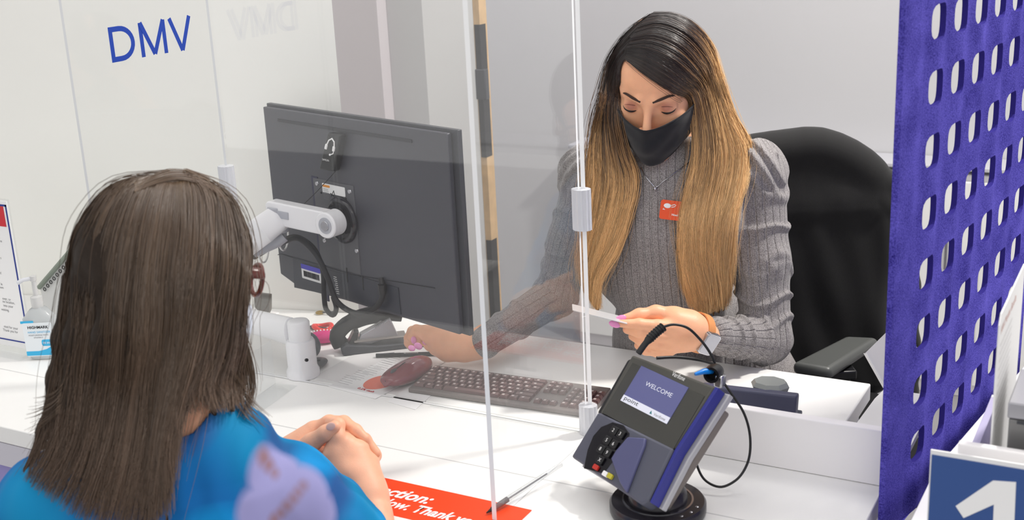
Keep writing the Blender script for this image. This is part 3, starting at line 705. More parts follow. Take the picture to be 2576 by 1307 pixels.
ky = thing('brass_key', 'small brass key lying at the back of the desk under the cable loop', 'key', c_)
MB().tube([(-.012+.008*math.cos(t), .008*math.sin(t), .003) for t in np.linspace(0, 2*math.pi, 16)], .0025, 8, caps=False).build('bow', mat('brass', (170, 140, 60), .3, .8), ky)
MB().tube([(-.004, 0, .004), (.03, .006, .008)], .0022, 8).build('blade', M_DKG, ky)
# dark disc behind the pole (desk grommet loudspeaker)
dc = at(776, 868, dpo+.10)
dk = thing('webcam_speaker', 'dark rounded loudspeaker standing right behind the white pole', 'loudspeaker', (dc[0], dc[1], H+.001))
hz = dc[2]-H
MB().ball((0, 0, hz), (.030, .018, hz*.98), 28).build('body', mat('slate_plastic', (74, 76, 84), .4), dk)
# small dark grey card stand at the left
g0, g1 = onz(655, 800, H), None
gp = [(641, 735), (680, 740), (680, 778), (672, 797), (655, 785), (643, 770)]
gy = ony(660, 790, .25); GP = [ony(px, py, .25) for px, py in gp]
gs = thing('card_stand', 'small dark grey plate standing beside the glasses of the brown-haired woman', 'stand', (GP[3][0], .25, H))
MB().prism([(p[0]-GP[3][0], p[2]-H) for p in GP], -.004, .006, 'y').build('plate', mat('taupe_plate', (112, 108, 102), .5), gs, bevel=.001)
MB().box((-.02, -.02, 0), (.012, .03, GP[3][2]-H+.004)).build('foot', M_WHITE2, gs, bevel=.002)
rb = onz(700, 800, H+.001)
rc = MB().box((-.03, -.006, 0), (.03, .006, .006)).build('red_strip', mat('red_plastic', (214, 40, 34), .4), bevel=.002)
rc.location = rb; tag(rc, 'small red plastic strip on the desk left of the white pole', 'strip')
# clear empty holder on the counter left of the pole
hx0, hx1 = onz(600, 1030, H), onz(694, 965, H)
hc = thing('clear_holder', 'empty clear plastic holder standing on the counter beside the brown hair', 'holder', (hx0[0], hx0[1], H+.0005))
e1 = hx1-hx0; zt2 = ony(690, 858, hx1[1])[2]-H
MB().box((0, 0, 0), (float(np.linalg.norm(e1)), .003, zt2)).build('back_sheet', [M_ACR2], hc, M=frame((0, 0, 0), e1, z=(0, 0, 1)))
MB().box((0, -.05, 0), (float(np.linalg.norm(e1)), .0, .002)).build('foot_sheet', [M_ACR2], hc, M=frame((0, 0, 0), e1, z=(0, 0, 1)))

# ================================================================ sign holder, sanitizer and pad at the left
ysg = -.10
A, B, Cc = ony(33, 503, ysg), ony(88, 893, ysg), ony(0, 893, ysg)
sgx = B[0]; shh = A[2]-H
sg = thing('counter_sign', 'upright acrylic sign with a navy border at the far left of the counter', 'sign', (sgx, ysg, H+.0008))
MB().box((-.26, -.002, .0), (-.0, .0, shh)).build('backing', M_ACR2, sg)
MB().box((-.257, -.0045, .012), (-.003, -.0025, shh-.004)).build('sheet', M_PAPER, sg, smooth=False)
MB().box((-.26, -.04, 0), (-.0, .03, .006)).build('foot', M_ACR2, sg)
def sgp(px, py): p = ony(px, py, ysg-.0045); return p[0]-sgx, p[2]-H
bx, bz = sgp(17, 516); bx2, bz2 = sgp(55, 862); bxx = .5*(sgp(18, 516)[0]+sgp(55, 765)[0])
for (lo, hi) in (((bxx-.004, -.0052, bz2), (bxx, -.0046, bz)), ((-.24, -.0052, bz-.004), (bxx, -.0046, bz)), ((-.24, -.0052, bz2), (bxx, -.0046, bz2+.003))):
    MB().box(lo, hi).build('border', M_INKB, sg, smooth=False)
r0, r1 = sgp(8, 520), sgp(8, 570)
MB().box((-.22, -.0052, r1[1]), (r0[0], -.0046, r0[1])).build('red_block', M_INKR, sg, smooth=False)
for s, px, py in (('ne', 6, 610), ('s', 4, 652), ('d', 4, 690), ('le', 7, 718), ('own', 10, 727), ('ever, or', 28, 757), ('ne location,', 38, 766), ('into your', 34, 775), ('waiting.', 24, 784), ('nted for your', 46, 830), ('Thank you for', 46, 839)):
    x_, z_ = sgp(px, py); text('sign_text', s, .0085, M_INKG, Matrix.Translation((x_, -.0048, z_))@Mt_back, sg, align='RIGHT', ext=0)
# hand sanitizer bottle
bc = onz(98, 905, H)+np.array([0, .02, 0]); db = depth(bc+np.array([0, 0, .06])); sb_ = db/F
def bz_(py, px=95): return at(px, py, db)[2]-H
bo = thing('sanitizer_bottle', 'clear hand sanitizer pump bottle with a pale blue label, beside the counter sign', 'bottle', frame((bc[0], bc[1], H+.0008), CR*np.array([1, 1, 0]), z=(0, 0, 1)))
wb = 40*sb_
hb0, hb1, hb2, hb3 = bz_(795), bz_(770), bz_(738), bz_(682)
def oval(w, d, z, n=32, e=3.): return [(w*np.sign(math.cos(t))*abs(math.cos(t))**(2/e), d*np.sign(math.sin(t))*abs(math.sin(t))**(2/e), z) for t in np.linspace(0, 2*math.pi, n+1)[:-1]]
M_BOT = mat('translucent_bottle_plastic', (226, 230, 232), .2, trans=.55)
MB().loft([oval(wb*.86, .016, 0), oval(wb*.95, .019, .006), oval(wb*1.05, .020, hb0*.5), oval(wb*1.02, .020, hb0), oval(wb*.5, .015, hb1), oval(wb*.34, .012, hb1+.004)]).build('body', M_BOT, bo)
MB().lathe([(wb*.36, hb1+.002), (wb*.36, hb2), (wb*.16, hb2+.003), (wb*.14, hb3-.012), (wb*.2, hb3-.010), (wb*.2, hb3), (.0005, hb3+.001)], 28).build('pump', mat('clear_pump', (232, 232, 232), .2, trans=.4), bo)
MB().tube([(0, 0, hb3-.005), (-.02, -.006, hb3-.006), (-.032, -.01, hb3-.012)], .0045, 12).build('nozzle', M_CLIP, bo)
lbk = MB().prism(rrect(-wb*.9, .010, wb*.92, hb0*.94, .004)[::-1], -.0225, -.0215, 'y').build('label', mat('pale_label', (232, 238, 242), .5), bo, bevel=0)
MB().prism([(-wb*.9, .012), (wb*.92, .012), (wb*.92, .036), (wb*.4, .026), (-wb*.1, .022), (-wb*.9, .022)][::-1], -.0229, -.0224, 'y').build('label_band', M_CYAN, lbk)
text('label_print', 'HIGHMARK', .0088, M_INKK, Matrix.Translation((-wb*.6, -.0232, hb0*.80))@Mt_back, lbk, ext=0, bold=.02)
text('label_print', 'HAND SANITIZER', .0062, M_CYAN, Matrix.Translation((-wb*.62, -.0232, hb0*.69))@Mt_back, lbk, ext=0)
text('label_print', 'MOISTURIZING WITH', .0044, M_INKG, Matrix.Translation((-wb*.6, -.0232, hb0*.62))@Mt_back, lbk, ext=0)
text('label_print', 'VITAMIN E', .0044, M_INKG, Matrix.Translation((-wb*.3, -.0232, hb0*.56))@Mt_back, lbk, ext=0)
MB().prism(rrect(wb*.15, hb0*.36, wb*.85, hb0*.52, .004)[::-1], -.0229, -.0224, 'y').build('label_badge', M_CYAN, lbk)
text('label_print', '99.99%', .0070, M_WTXT, Matrix.Translation((wb*.22, -.0234, hb0*.41))@Mt_back, lbk, ext=0)
MB().box((-wb*1.0, -.0216, hb0*.93), (-wb*.2, -.0205, hb0*.99)).build('cyan_tab', M_CYAN, bo)
# leaning pad with ring binding
g = [ony(102, 722, .05), ony(150, 672, .05), ony(190, 690, .05), ony(190, 760, .05), ony(112, 745, .05)]
pdp = thing('notepad', 'leaning spiral notepad half hidden behind the brown hair, near the sanitizer', 'notepad', (g[4][0], .05, H+.001))
gg = [(p[0]-g[4][0], p[2]-H) for p in g]
MB().prism([(gg[0][0], gg[0][1]), (gg[4][0], .002), (gg[3][0]+.06, .002), (gg[3][0]+.06, gg[1][1]+.03), (gg[1][0]+.05, gg[1][1]+.045)][::1], -.002, .012, 'y').build('pages', M_PAPER, pdp)
MB().tube([(gg[0][0], -.004, gg[0][1]), (gg[1][0]+.05, -.004, gg[1][1]+.045)], .006, 8).build('cover_edge', mat('grey_green_cover', (148, 158, 146), .5), pdp)
for i in range(9):
    u = .1+i*.1; p = (gg[0][0]+.008+(gg[1][0]+.05-gg[0][0])*u, -.006, gg[0][1]-.012+(gg[1][1]+.045-gg[0][1])*u)
    MB().tube([(p[0]+.004*math.cos(t), p[1], p[2]+.004*math.sin(t)) for t in np.linspace(0, 2*math.pi, 12)], .0011, 6, caps=False).build('ring', M_BLK, pdp)

# ================================================================ card terminal
TMx = Matrix([[.880, .322, -.349, .491], [-.475, .583, -.660, -.186], [-.009, .746, .666, .875], [0, 0, 0, 1]])
# local: x right, y up the face, z out of the face (towards the customer)
TMf = frame((TMx[0][3], TMx[1][3], TMx[2][3]), (.880, -.475, -.009), (.322, .583, .746))
tn_ = np.array(TMf.col[2][:3]); tc_ = np.array([TMx[0][3], TMx[1][3], TMx[2][3]])
def tq(px, py, off=0.): l = loc(TMf, onpl(px, py, tc_+tn_*off, tn_)); return l[0], l[1]
te = thing('card_terminal', 'dark grey card payment terminal with a lit touch screen on a round swivel stand', 'payment terminal', TMf)
M_T1 = mat('terminal_olive_grey', (74, 73, 68), .4, bump=.08, bscale=1500); M_T2 = mat('terminal_slate', (84, 86, 100), .4, bump=.08, bscale=1500)
M_T3 = mat('terminal_blue_trim', (46, 50, 138), .3); M_TS = mat('terminal_silver_trim', (178, 178, 184), .3, .2)
cTL, cTR, cBR, cBL = tq(1590, 891), tq(1799, 972), tq(1622, 1268), tq(1440, 1150)
up_ = [tq(1508, 1037), cTL, cTR, tq(1697, 1130)]
low = [cBL, tq(1508, 1037), tq(1697, 1130), tq(1634, 1260), tq(1615, 1270)]
MB().prism([up_[0], up_[3], up_[2], up_[1]], -.022, .0, 'z').build('upper_body', M_T1, te, bevel=.004, seg=3)
MB().prism([low[0], low[4], low[3], low[2], low[1]], -.026, .004, 'z').build('lower_body', M_T2, te, bevel=.004, seg=3)
# side trims
dx = np.array([cTR[0]-cTL[0], cTR[1]-cTL[1]]); dx /= np.linalg.norm(dx)
rt = [cTR, tq(1697, 1130), tq(1634, 1262)]
def off2(p, a, b=0): return (p[0]+a, p[1]+b)
MB().prism([off2(rt[2], .001), off2(rt[2], .006), off2(rt[1], .008), off2(rt[0], .008), off2(rt[0], .001), off2(rt[1], .001)], -.018, .001, 'z').build('blue_side_trim', M_T3, te, bevel=.001)
MB().prism([off2(rt[2], .001), off2(rt[2], .012), off2(rt[1], .016), off2(rt[0], .016, .002), off2(rt[0], .001), off2(rt[1], .001)], -.030, -.019, 'z').build('silver_side_trim', M_TS, te, bevel=.002)
lt = [cTL, tq(1508, 1037), cBL]
MB().prism([off2(lt[0], -.001), off2(lt[0], -.012, -.01), (lt[1][0]-.014, lt[1][1]+.0), (lt[1][0]-.006, lt[1][1]-.006), (lt[1][0]-.001, lt[1][1])], -.024, -.008, 'z').build('left_grip', M_BLKM, te, bevel=.003)
# rear shell and stand
MB().prism([off2(low[0], .012, .004), off2(low[3], .0, .004), off2(cTR, .01, -.02), off2(cTL, .012, -.04)], -.050, -.0305, 'z').build('rear_cradle', mat('cradle_warm_grey', (120, 112, 108), .4), te, bevel=.005, seg=3)
# bright bezel line along the bottom, card slot
MB().box((low[0][0]+.01, low[0][1]-.004, -.030), (low[4][0]-.008, low[0][1]-.0005, -.018)).build('card_slot_lip', M_TS, te, bevel=.0015)
# screen
S0, S1, S2, S3 = tq(1618, 925, .001), tq(1738, 973, .001), tq(1675, 1064, .001), tq(1556, 1005, .001)
scx0 = .5*(S0[0]+S3[0]); scx1 = .5*(S1[0]+S2[0]); scy0 = .5*(S2[1]+S3[1]); scy1 = .5*(S0[1]+S1[1])
em = bpy.data.materials.new('lit_display'); em.use_nodes = True; b = em.node_tree.nodes['Principled BSDF']
b.inputs['Base Color'].default_value = lin((84, 86, 126))+(1,); b.inputs['Roughness'].default_value = .2
b.inputs['Emission Color'].default_value = lin((96, 98, 146))+(1,); b.inputs['Emission Strength'].default_value = .3
em2 = bpy.data.materials.new('lit_display_white'); em2.use_nodes = True; b = em2.node_tree.nodes['Principled BSDF']
b.inputs['Base Color'].default_value = lin((200, 202, 214))+(1,); b.inputs['Emission Color'].default_value = lin((210, 212, 224))+(1,); b.inputs['Emission Strength'].default_value = .35
MB().box((up_[1][0]+.012, up_[0][1]+.002, .0002), (up_[2][0]-.008, up_[1][1]-.012, .0008)).build('display_glass', mat('display_surround', (70, 70, 66), .15), te)
sc2 = MB().box((scx0, scy0, .001), (scx1, scy1, .0018)).build('display', em, te, smooth=False)
MB().box((scx0, scy0, .0019), (scx1, scy0+(scy1-scy0)*.17, .0022)).build('display_band', em2, sc2, smooth=False)
sw = scx1-scx0; sh_ = scy1-scy0
fit_text('display_text', 'WELCOME', sw*.56, sh_*.11, em2, Matrix.Translation((scx0+sw*.26, scy0+sh_*.60, .0022)), sc2)
fit_text('display_text', 'point', sw*.30, sh_*.13, M_INKK, Matrix.Translation((scx0+sw*.05, scy0+sh_*.025, .0024)), sc2)
fit_text('display_text', 'Verifone', sw*.24, sh_*.07, M_INKG, Matrix.Translation((scx0+sw*.70, scy0+sh_*.04, .0024)), sc2)
MB().prism([(scx0+sw*.62, scy0+sh_*.04), (scx0+sw*.67, scy0+sh_*.04), (scx0+sw*.63, scy0+sh_*.12)], .0023, .0025).build('display_mark', mat('teal_print', (40, 120, 130), .5), sc2)
fit_text('maker_print', 'Verifone', sw*.26, .0075, M_WTXT, Matrix.Translation((scx0+sw*.60, scy1+.006, .0012)), te)
# key well with dark buttons
W_ = [tq(*p, .005) for p in ((1496, 1150), (1468, 1177), (1475, 1150), (1490, 1100), (1512, 1076), (1542, 1062), (1566, 1067), (1582, 1084), (1580, 1105), (1565, 1130), (1548, 1160), (1534, 1188), (1515, 1190))]
W_ = [tq(*p, .005) for p in ((1468, 1177), (1478, 1130), (1492, 1096), (1512, 1073), (1541, 1061), (1568, 1068), (1583, 1088), (1580, 1108), (1560, 1135), (1540, 1160), (1518, 1190))]
kw_ = MB().prism([(p[0], p[1]) for p in W_][::-1], .003, .0052, 'z').build('key_well', mat('glossy_black_well', (14, 12, 20), .12), te, bevel=.0008)
kp = [(1565, 1093, '3'), (1548, 1118, '6'), (1532, 1140, '9'), (1513, 1158, 'X')]
ux = np.array(tq(1565, 1093)); uy = np.array(tq(1513, 1158))
for i, (px, py, s) in enumerate(kp):
    x_, y_ = tq(px, py, .006)
    for j in range(1 if i == 3 else 2):
        xx_ = x_-.002-j*.017
        k_ = MB().prism(rrect(xx_-.0075, y_-.0065, xx_+.0075, y_+.0065, .002), .0054, .0085, 'z').build('key', M_BLK, kw_, bevel=.0005)
        text('key_print', s if j == 0 else '258'[i], .0085, M_WTXT, Matrix.Translation((xx_-.003, y_-.003, .0087)), k_, ext=0)
x_, y_ = tq(1500, 1175, .006); MB().prism(rrect(x_-.006, y_-.004, x_+.006, y_+.004, .002), .0054, .0085, 'z').build('cancel_key', mat('cancel_red', (190, 50, 40), .4), kw_)
x_, y_ = tq(1524, 1192, .006); MB().prism(rrect(x_-.006, y_-.004, x_+.006, y_+.004, .002), .0045, .0085, 'z').build('clear_key', M_WTXT, te)
x_, y_ = tq(1535, 1197, .006); MB().prism(rrect(x_-.006, y_-.004, x_+.006, y_+.004, .002), .0045, .0085, 'z').build('clear_key', mat('clear_yellow', (196, 186, 60), .4), te)
V_ = [tq(*p, .006) for p in ((1540, 1155), (1552, 1135), (1582, 1100), (1626, 1103), (1624, 1120), (1578, 1240), (1562, 1215))]
MB().prism([(p[0], p[1]) for p in V_][::-1], .0035, .010, 'z').build('privacy_fin', mat('fin_violet_grey', (84, 86, 124), .35), te, bevel=.002)
# swivel stand standing on the counter
bb = onz(1655, 1285, H)
sbm = TMf.inverted()@Matrix.Translation((bb[0], bb[1], H+.0005))
rr_ = 121*depth(bb)/F
sd_ = MB().lathe([(rr_*.98, 0), (rr_, .004), (rr_, .016), (rr_*.96, .020), (rr_*.62, .022), (rr_*.60, .034), (rr_*.52, .040), (rr_*.30, .044), (.0005, .044)], 56).build('stand_base', mat('stand_black', (40, 38, 44), .25), te, M=sbm)
MB().lathe([(rr_*.74, .0205), (rr_*.74, .0225), (rr_*.70, .0225), (rr_*.70, .0205)], 56).build('base_ring', M_STEEL, sd_)
pc = sbm@Vector((0.0, 0, .04)); pe_ = Vector((.005, -.01, -.045))
neck = MB().tube([tuple(pc), tuple((pc+pe_)/2+Vector((0, .004, 0))), tuple(pe_)], [.026, .022, .026], 24).build('stand_neck', M_BLKM, te)
for k in range(3):
    t = -.6+k*.3; MB().ball((rr_*.86*math.cos(t), rr_*.86*math.sin(t), .0205), (.003, .003, .0012), 10).build('screw', M_STEEL, sd_)
# stylus, its holder and cord
sty = [at(1606, 888, 1.95), at(1625, 862, 1.955), at(1648, 838, 1.96), at(1668, 822, 1.965)]
SMx = Matrix.Translation(Vector(sty[0]))
sy_ = thing('stylus', 'black stylus with ribbed grip standing at the upper corner of the card terminal', 'stylus', SMx)
rel = [tuple(p-sty[0]) for p in sty]
MB().tube(catmull(rel, 12), [.0052]*5+[.0068]*7, 14).build('barrel', M_BLKM, sy_)
pth = catmull(rel, 40)
for i in range(20, 39, 3): MB().tube([pth[i], pth[i+1]], .0080, 14).build('grip_ring', M_BLK, sy_)
dR = 1.98
cord1 = [at(1668, 822, 1.965), at(1690, 816, 1.97), at(1725, 822, 1.975), at(1760, 852, 1.98), at(1785, 885, 1.98), at(1803, 925, dR)]
cord2 = [at(1812, 950, dR), at(1840, 990, dR-.01), at(1872, 1040, dR-.02), at(1887, 1100, dR-.03), at(1880, 1165, dR-.04), at(1850, 1208, dR-.05), at(1812, 1224, dR-.05), at(1775, 1208, dR-.04), at(1752, 1165, dR-.03), at(1748, 1115, dR-.02), at(1756, 1050, dR), at(1775, 1000, dR)]
MB().tube([tuple(p-sty[0]) for p in catmull(cord1, 40)], .0022, 10).tube([tuple(p-sty[0]) for p in catmull(cord2, 90)], .0021, 10).build('cord', M_BLK, sy_)
cr3 = [at(1652, 900, 2.0), at(1700, 898, 2.01), at(1760, 905, 2.01), at(1795, 915, 1.99)]
MB().tube([tuple(p-sty[0]) for p in catmull(cr3, 20)], .0028, 10).build('cord', M_BLK, sy_)
rc_ = np.array(tuple(TMf.inverted()@Vector(at(1796, 938, dR-.03))))
hd = Matrix.Translation(Vector(rc_))@Matrix.Rotation(.6, 4, 'X')@Matrix.Rotation(.5, 4, 'Y')
hol = MB().lathe([(.009, -.012), (.013, -.012), (.015, .0), (.013, .014), (.009, .014), (.0095, 0)], 28).build('stylus_holder', M_BLK, te, M=hd)
MB().box((.004, -.02, -.012), (.018, .0, .010)).build('holder_bracket', M_STEEL, te, bevel=.003, M=hd)
bt = [at(1748, 941, dR-.05), at(1770, 934, dR-.045), at(1790, 932, dR-.03)]
MB().tube([tuple(p-sty[0]) for p in bt], [.0025, .0045, .0055], 12).build('blue_tip', mat('bright_blue_plastic', (20, 130, 226), .3), sy_)

# ================================================================ device behind the upstand
y_ = .075
A, B = ony(1828, 984, y_), ony(2004, 985, y_); zb_ = H
dv = thing('signature_device', 'low slate-blue desk device with a round grey knob behind the upstand', 'desk device', (A[0], y_, H+.001))
w_ = B[0]-A[0]; h_ = .5*(A[2]+B[2])-H
MB().prism([(-.05, h_*.55), (w_*.98, h_*.55), (w_, h_), (-.05, h_*.93)], 0, .020, 'y').build('lid', mat('slate_blue_device', (72, 74, 96), .45, bump=.1, bscale=900), dv, bevel=.004)
MB().prism([(-.05, 0), (w_*.93, 0), (w_*.97, h_*.52), (-.05, h_*.52)], .002, .055, 'y').build('base', mat('slate_base', (66, 70, 84), .5), dv, bevel=.003)
MB().box((w_*.90, -.001, .004), (w_*.955, .001, h_*.5)).build('side_strip', M_TAN, dv)
kc = ony(1937, 980, y_+.04)
MB().loft([[(kc[0]-A[0]+r*math.cos(t), .04+r*math.sin(t)*.8, z) for t in np.linspace(0, 2*math.pi, 9)[:-1]] for r, z in ((.012, h_*.5), (.012, h_*.8), (.030, h_*.85), (.034, h_*.97), (.028, h_+.004))]).build('knob', mat('grey_knob', (142, 146, 144), .35), dv, smooth=False)
# tilted sign seen from the back at the right
tp = [at(2175, 888, 2.2), at(2229, 835, 2.16), at(2290, 1000, 2.1), at(2224, 975, 2.15)]
ts_ = thing('desk_sign', 'small white tilted sign half hidden behind the purple felt divider', 'sign', tuple(tp[3]))
e1 = tp[1]-tp[0]; e2 = tp[0]-tp[3]; FMs = frame((0, 0, 0), e1, e2)
lp = [loc(FMs, p-tp[3]) for p in (tp[3], tp[0], tp[0]+e1*1.6, tp[3]+e1*1.6)]
MB().prism([(l[0], l[1]) for l in lp][::-1], -.003, .0, 'z').build('plate', mat('sign_back', (222, 222, 228), .5), ts_, bevel=.001, M=FMs)
MB().prism([(lp[0][0], lp[0][1]), (lp[1][0], lp[1][1]), (lp[1][0]+.005, lp[1][1]-.004), (lp[0][0]+.005, lp[0][1])][::-1], .0002, .003, 'z').build('rim', M_PAPER, ts_, M=FMs)
MB().tube([tuple(.5*(tp[2]+tp[3])-tp[3]), tuple(np.array([.03, .0, H-tp[3][2]+.012]))], .005, 10).build('stem', M_SILV, ts_)

# ================================================================ next station at the lower right
y9 = -.33
A, B = ony(2345, 1136, y9), ony(2576, 1171, y9)
zt9 = .5*(A[2]+B[2])
ns = thing('number_sign', 'navy sign with a large white figure 1 at the lower right corner', 'sign', (A[0], y9, zt9))
bt_ = ony(2330, 1307, y9)
MB().box((-.002, 0, -.22), (.26, .003, .002)).build('backing', M_PAPER, ns, bevel=.0005)
MB().box((0, -.0015, -.218), (.258, -.0002, -.004)).build('face', mat('navy_sign_face', (52, 84, 146), .5, vary=.03), ns, smooth=False)
q = [(2404, 1272), (2498, 1208), (2556, 1212), (2548, 1400), (2495, 1400), (2500, 1268), (2424, 1302)]
Q = [ony(px, py, y9-.002) for px, py in q]
MB().prism([(p[0]-A[0], p[2]-zt9) for p in Q], -.0022, -.0016, 'y').build('numeral', M_WTXT, ns, smooth=False)
y8 = -.30
A8, B8 = ony(2410, 1113, y8), ony(2576, 1141, y8); z8 = .5*(A8[2]+B8[2])
bx_ = thing('display_box', 'white open-topped box holding leaflets behind the number sign', 'box', (A8[0], y8, H))
hb_ = z8-H
MB().box((0, 0, 0), (.30, .012, hb_)).build('front_wall', M_WHITE2, bx_, bevel=.002)
g2, g1 = onz(2345, 1140, H), onz(2490, 975, H)
MB().box((0, .0125, 0), (.010, .30, hb_-.055)).build('side_wall', mat('lilac_side_wall', (190, 184, 214), .6), bx_, bevel=.001)
MB().box((.0105, .0125, 0), (.30, .30, .006)).build('floor_panel', M_WHITE2, bx_)
MB().box((0, .301, 0), (.30, .311, hb_-.055)).build('rear_wall', M_WHITE2, bx_, bevel=.001)
# the neighbouring counter that carries these
nc = MB().prism([(.885, yf), (1.9, yf), (1.9, .9), (1.0, .9), (.975, .7), (.89, .1)], H-.035, H-.0005).build('neighbour_counter', M_WHITE, bevel=.002)
tag(nc, 'white counter of the next station, under the box and the number sign', 'counter')
br = thing('benefits_leaflet', 'upright white leaflet with fine print and a cut corner in the display box', 'leaflet', None)
xL = 1.012
P_ = [onx(2490, 1122, xL), onx(2491, 862, xL), onx(2500, 838, xL), onx(2576, 742, xL)]
L0 = P_[0]; br.matrix_world = Matrix.Translation(Vector((xL, L0[1], H+.007)))
pp = [(0, 0), (0, P_[1][2]-H-.007), (P_[2][1]-L0[1], P_[2][2]-H-.007+.004), (P_[3][1]-L0[1], P_[3][2]-H-.007)]
pp = [(0, .0), (.0, pp[1][1]), (.012, pp[1][1]+.012), (.24, pp[1][1]+.012), (.24, 0)]
MB().prism(pp[::-1], 0, .002, 'x').build('leaflet_sheet', M_PAPER, br, smooth=False)
Mr = Matrix([[0, 0, 1, .0024], [1, 0, 0, 0], [0, 1, 0, 0], [0, 0, 0, 1]])
text('leaflet_title', 'AAA Member Benefits', .016, mat('pale_rust_ink', (206, 160, 150), .6), Matrix.Translation((0, .012, pp[1][1]-.016))@Mr, br, ext=0)
for i in range(11): text('leaflet_text', 'Membership benefits and services for you', .007, mat('faint_grey_ink', (200, 198, 198), .6), Matrix.Translation((0, .012, pp[1][1]-.034-.011*i))@Mr, br, ext=0)
gx = ony(2541, 1010, -.26)
gb = thing('metal_box', 'grey metal box standing in the display box at the right edge', 'box', (gx[0], -.26, H+.007))
MB().box((0, 0, 0), (.12, .12, gx[2]-H-.03)).build('body', mat('grey_metal', (128, 128, 128), .35, .5), gb, bevel=.002)
MB().box((-.002, -.002, gx[2]-H-.029), (.122, .122, gx[2]-H-.007)).build('lid', M_SILV, gb, bevel=.002)
MB().box((.01, -.004, gx[2]-H-.034), (.12, -.0025, gx[2]-H-.030)).build('handle', M_DKG, gb)

# ================================================================ office chair and the jacket on it
cc = at(1990, 700, 2.85); cx_, cy_ = cc[0], cc[1]
face = -CF.copy(); face[2] = 0; face /= np.linalg.norm(face)
fx = np.cross([0, 0, 1.], face); fx = -fx if fx@CR < 0 else fx       # chair's image-right
CM = Matrix([[fx[0], -face[0], 0, cx_], [fx[1], -face[1], 0, cy_], [0, 0, 1, 0], [0, 0, 0, 1]])  # x right, y away from camera
och = thing('office_chair', 'black office chair with padded armrests behind the desk', 'chair', CM)
ztop = at(2030, 322, 2.85)[2]
MB().prism(rrect(-.24, .56, .215, ztop-.03, .12, 8), .0, .05, 'y').build('backrest', M_BLKM, och, bevel=.015, seg=3)
MB().prism(rrect(-.25, -.46, .23, .02, .08), .42, .50, 'z').build('seat', mat('black_seat_fabric', (20, 20, 22), .9), och, bevel=.02, seg=3)
MB().box((-.05, .03, .36), (.03, .09, .60)).build('back_bracket', M_BLK, och, bevel=.005)
MB().cyl((0, -.22, .10), (0, -.22, .42), .028, n=20).build('gas_lift', M_STEEL, och)
for k in range(5):
    t = k*2*math.pi/5+.3; ex_, ey_ = .28*math.cos(t), -.22+.28*math.sin(t)
    lg = MB().tube([(0, -.22, .12), (ex_, ey_, .085)], [.03, .018], 12).build('base_leg', M_BLK, och)
    MB().cyl((ex_-.012, ey_, .034), (ex_+.012, ey_, .034), .033, n=20).build('caster', M_BLKM, lg)
# right armrest, placed where it is seen
ca = thing_r = None
a0_, a1_, a2_, a3_ = at(1991, 912, 2.50), at(2126, 842, 2.72), at(2208, 845, 2.70), at(2085, 930, 2.46)
zA = .25*(a0_[2]+a1_[2]+a2_[2]+a3_[2]); A4 = [onz(*q, zA) for q in ((1991, 910), (2126, 842), (2212, 846), (2088, 928))]
A4 = [loc(CM, p) for p in A4]
MB().prism([(p[0], p[1]) for p in A4], zA-.028, zA, 'z').build('armrest', mat('armrest_rubber', (84, 86, 84), .38, bump=.1, bscale=900), och, bevel=.012, seg=4)
am = np.mean([np.array(p[:2]) for p in A4], axis=0)
MB().box((am[0]-.03, am[1]-.05, zA-.05), (am[0]+.03, am[1]+.05, zA-.029)).build('armrest_bracket', M_BLK, och, bevel=.004)
MB().tube([(am[0], am[1], zA-.05), (am[0]-.01, am[1], .50), (am[0]-.08, am[1]+.0, .44)], .02, 14, flat=(1.6, .7)).build('armrest_post', M_BLK, och)
MB().tube([(-.30, -.2, zA-.03), (-.30, -.2, .50), (-.22, -.2, .44)], .02, 14, flat=(1.6, .7)).build('armrest_post', M_BLK, och)
MB().box((-.34, -.34, zA-.028), (-.27, -.06, zA)).build('armrest', mat('armrest_rubber_2', (84, 86, 84), .38), och, bevel=.012, seg=4)
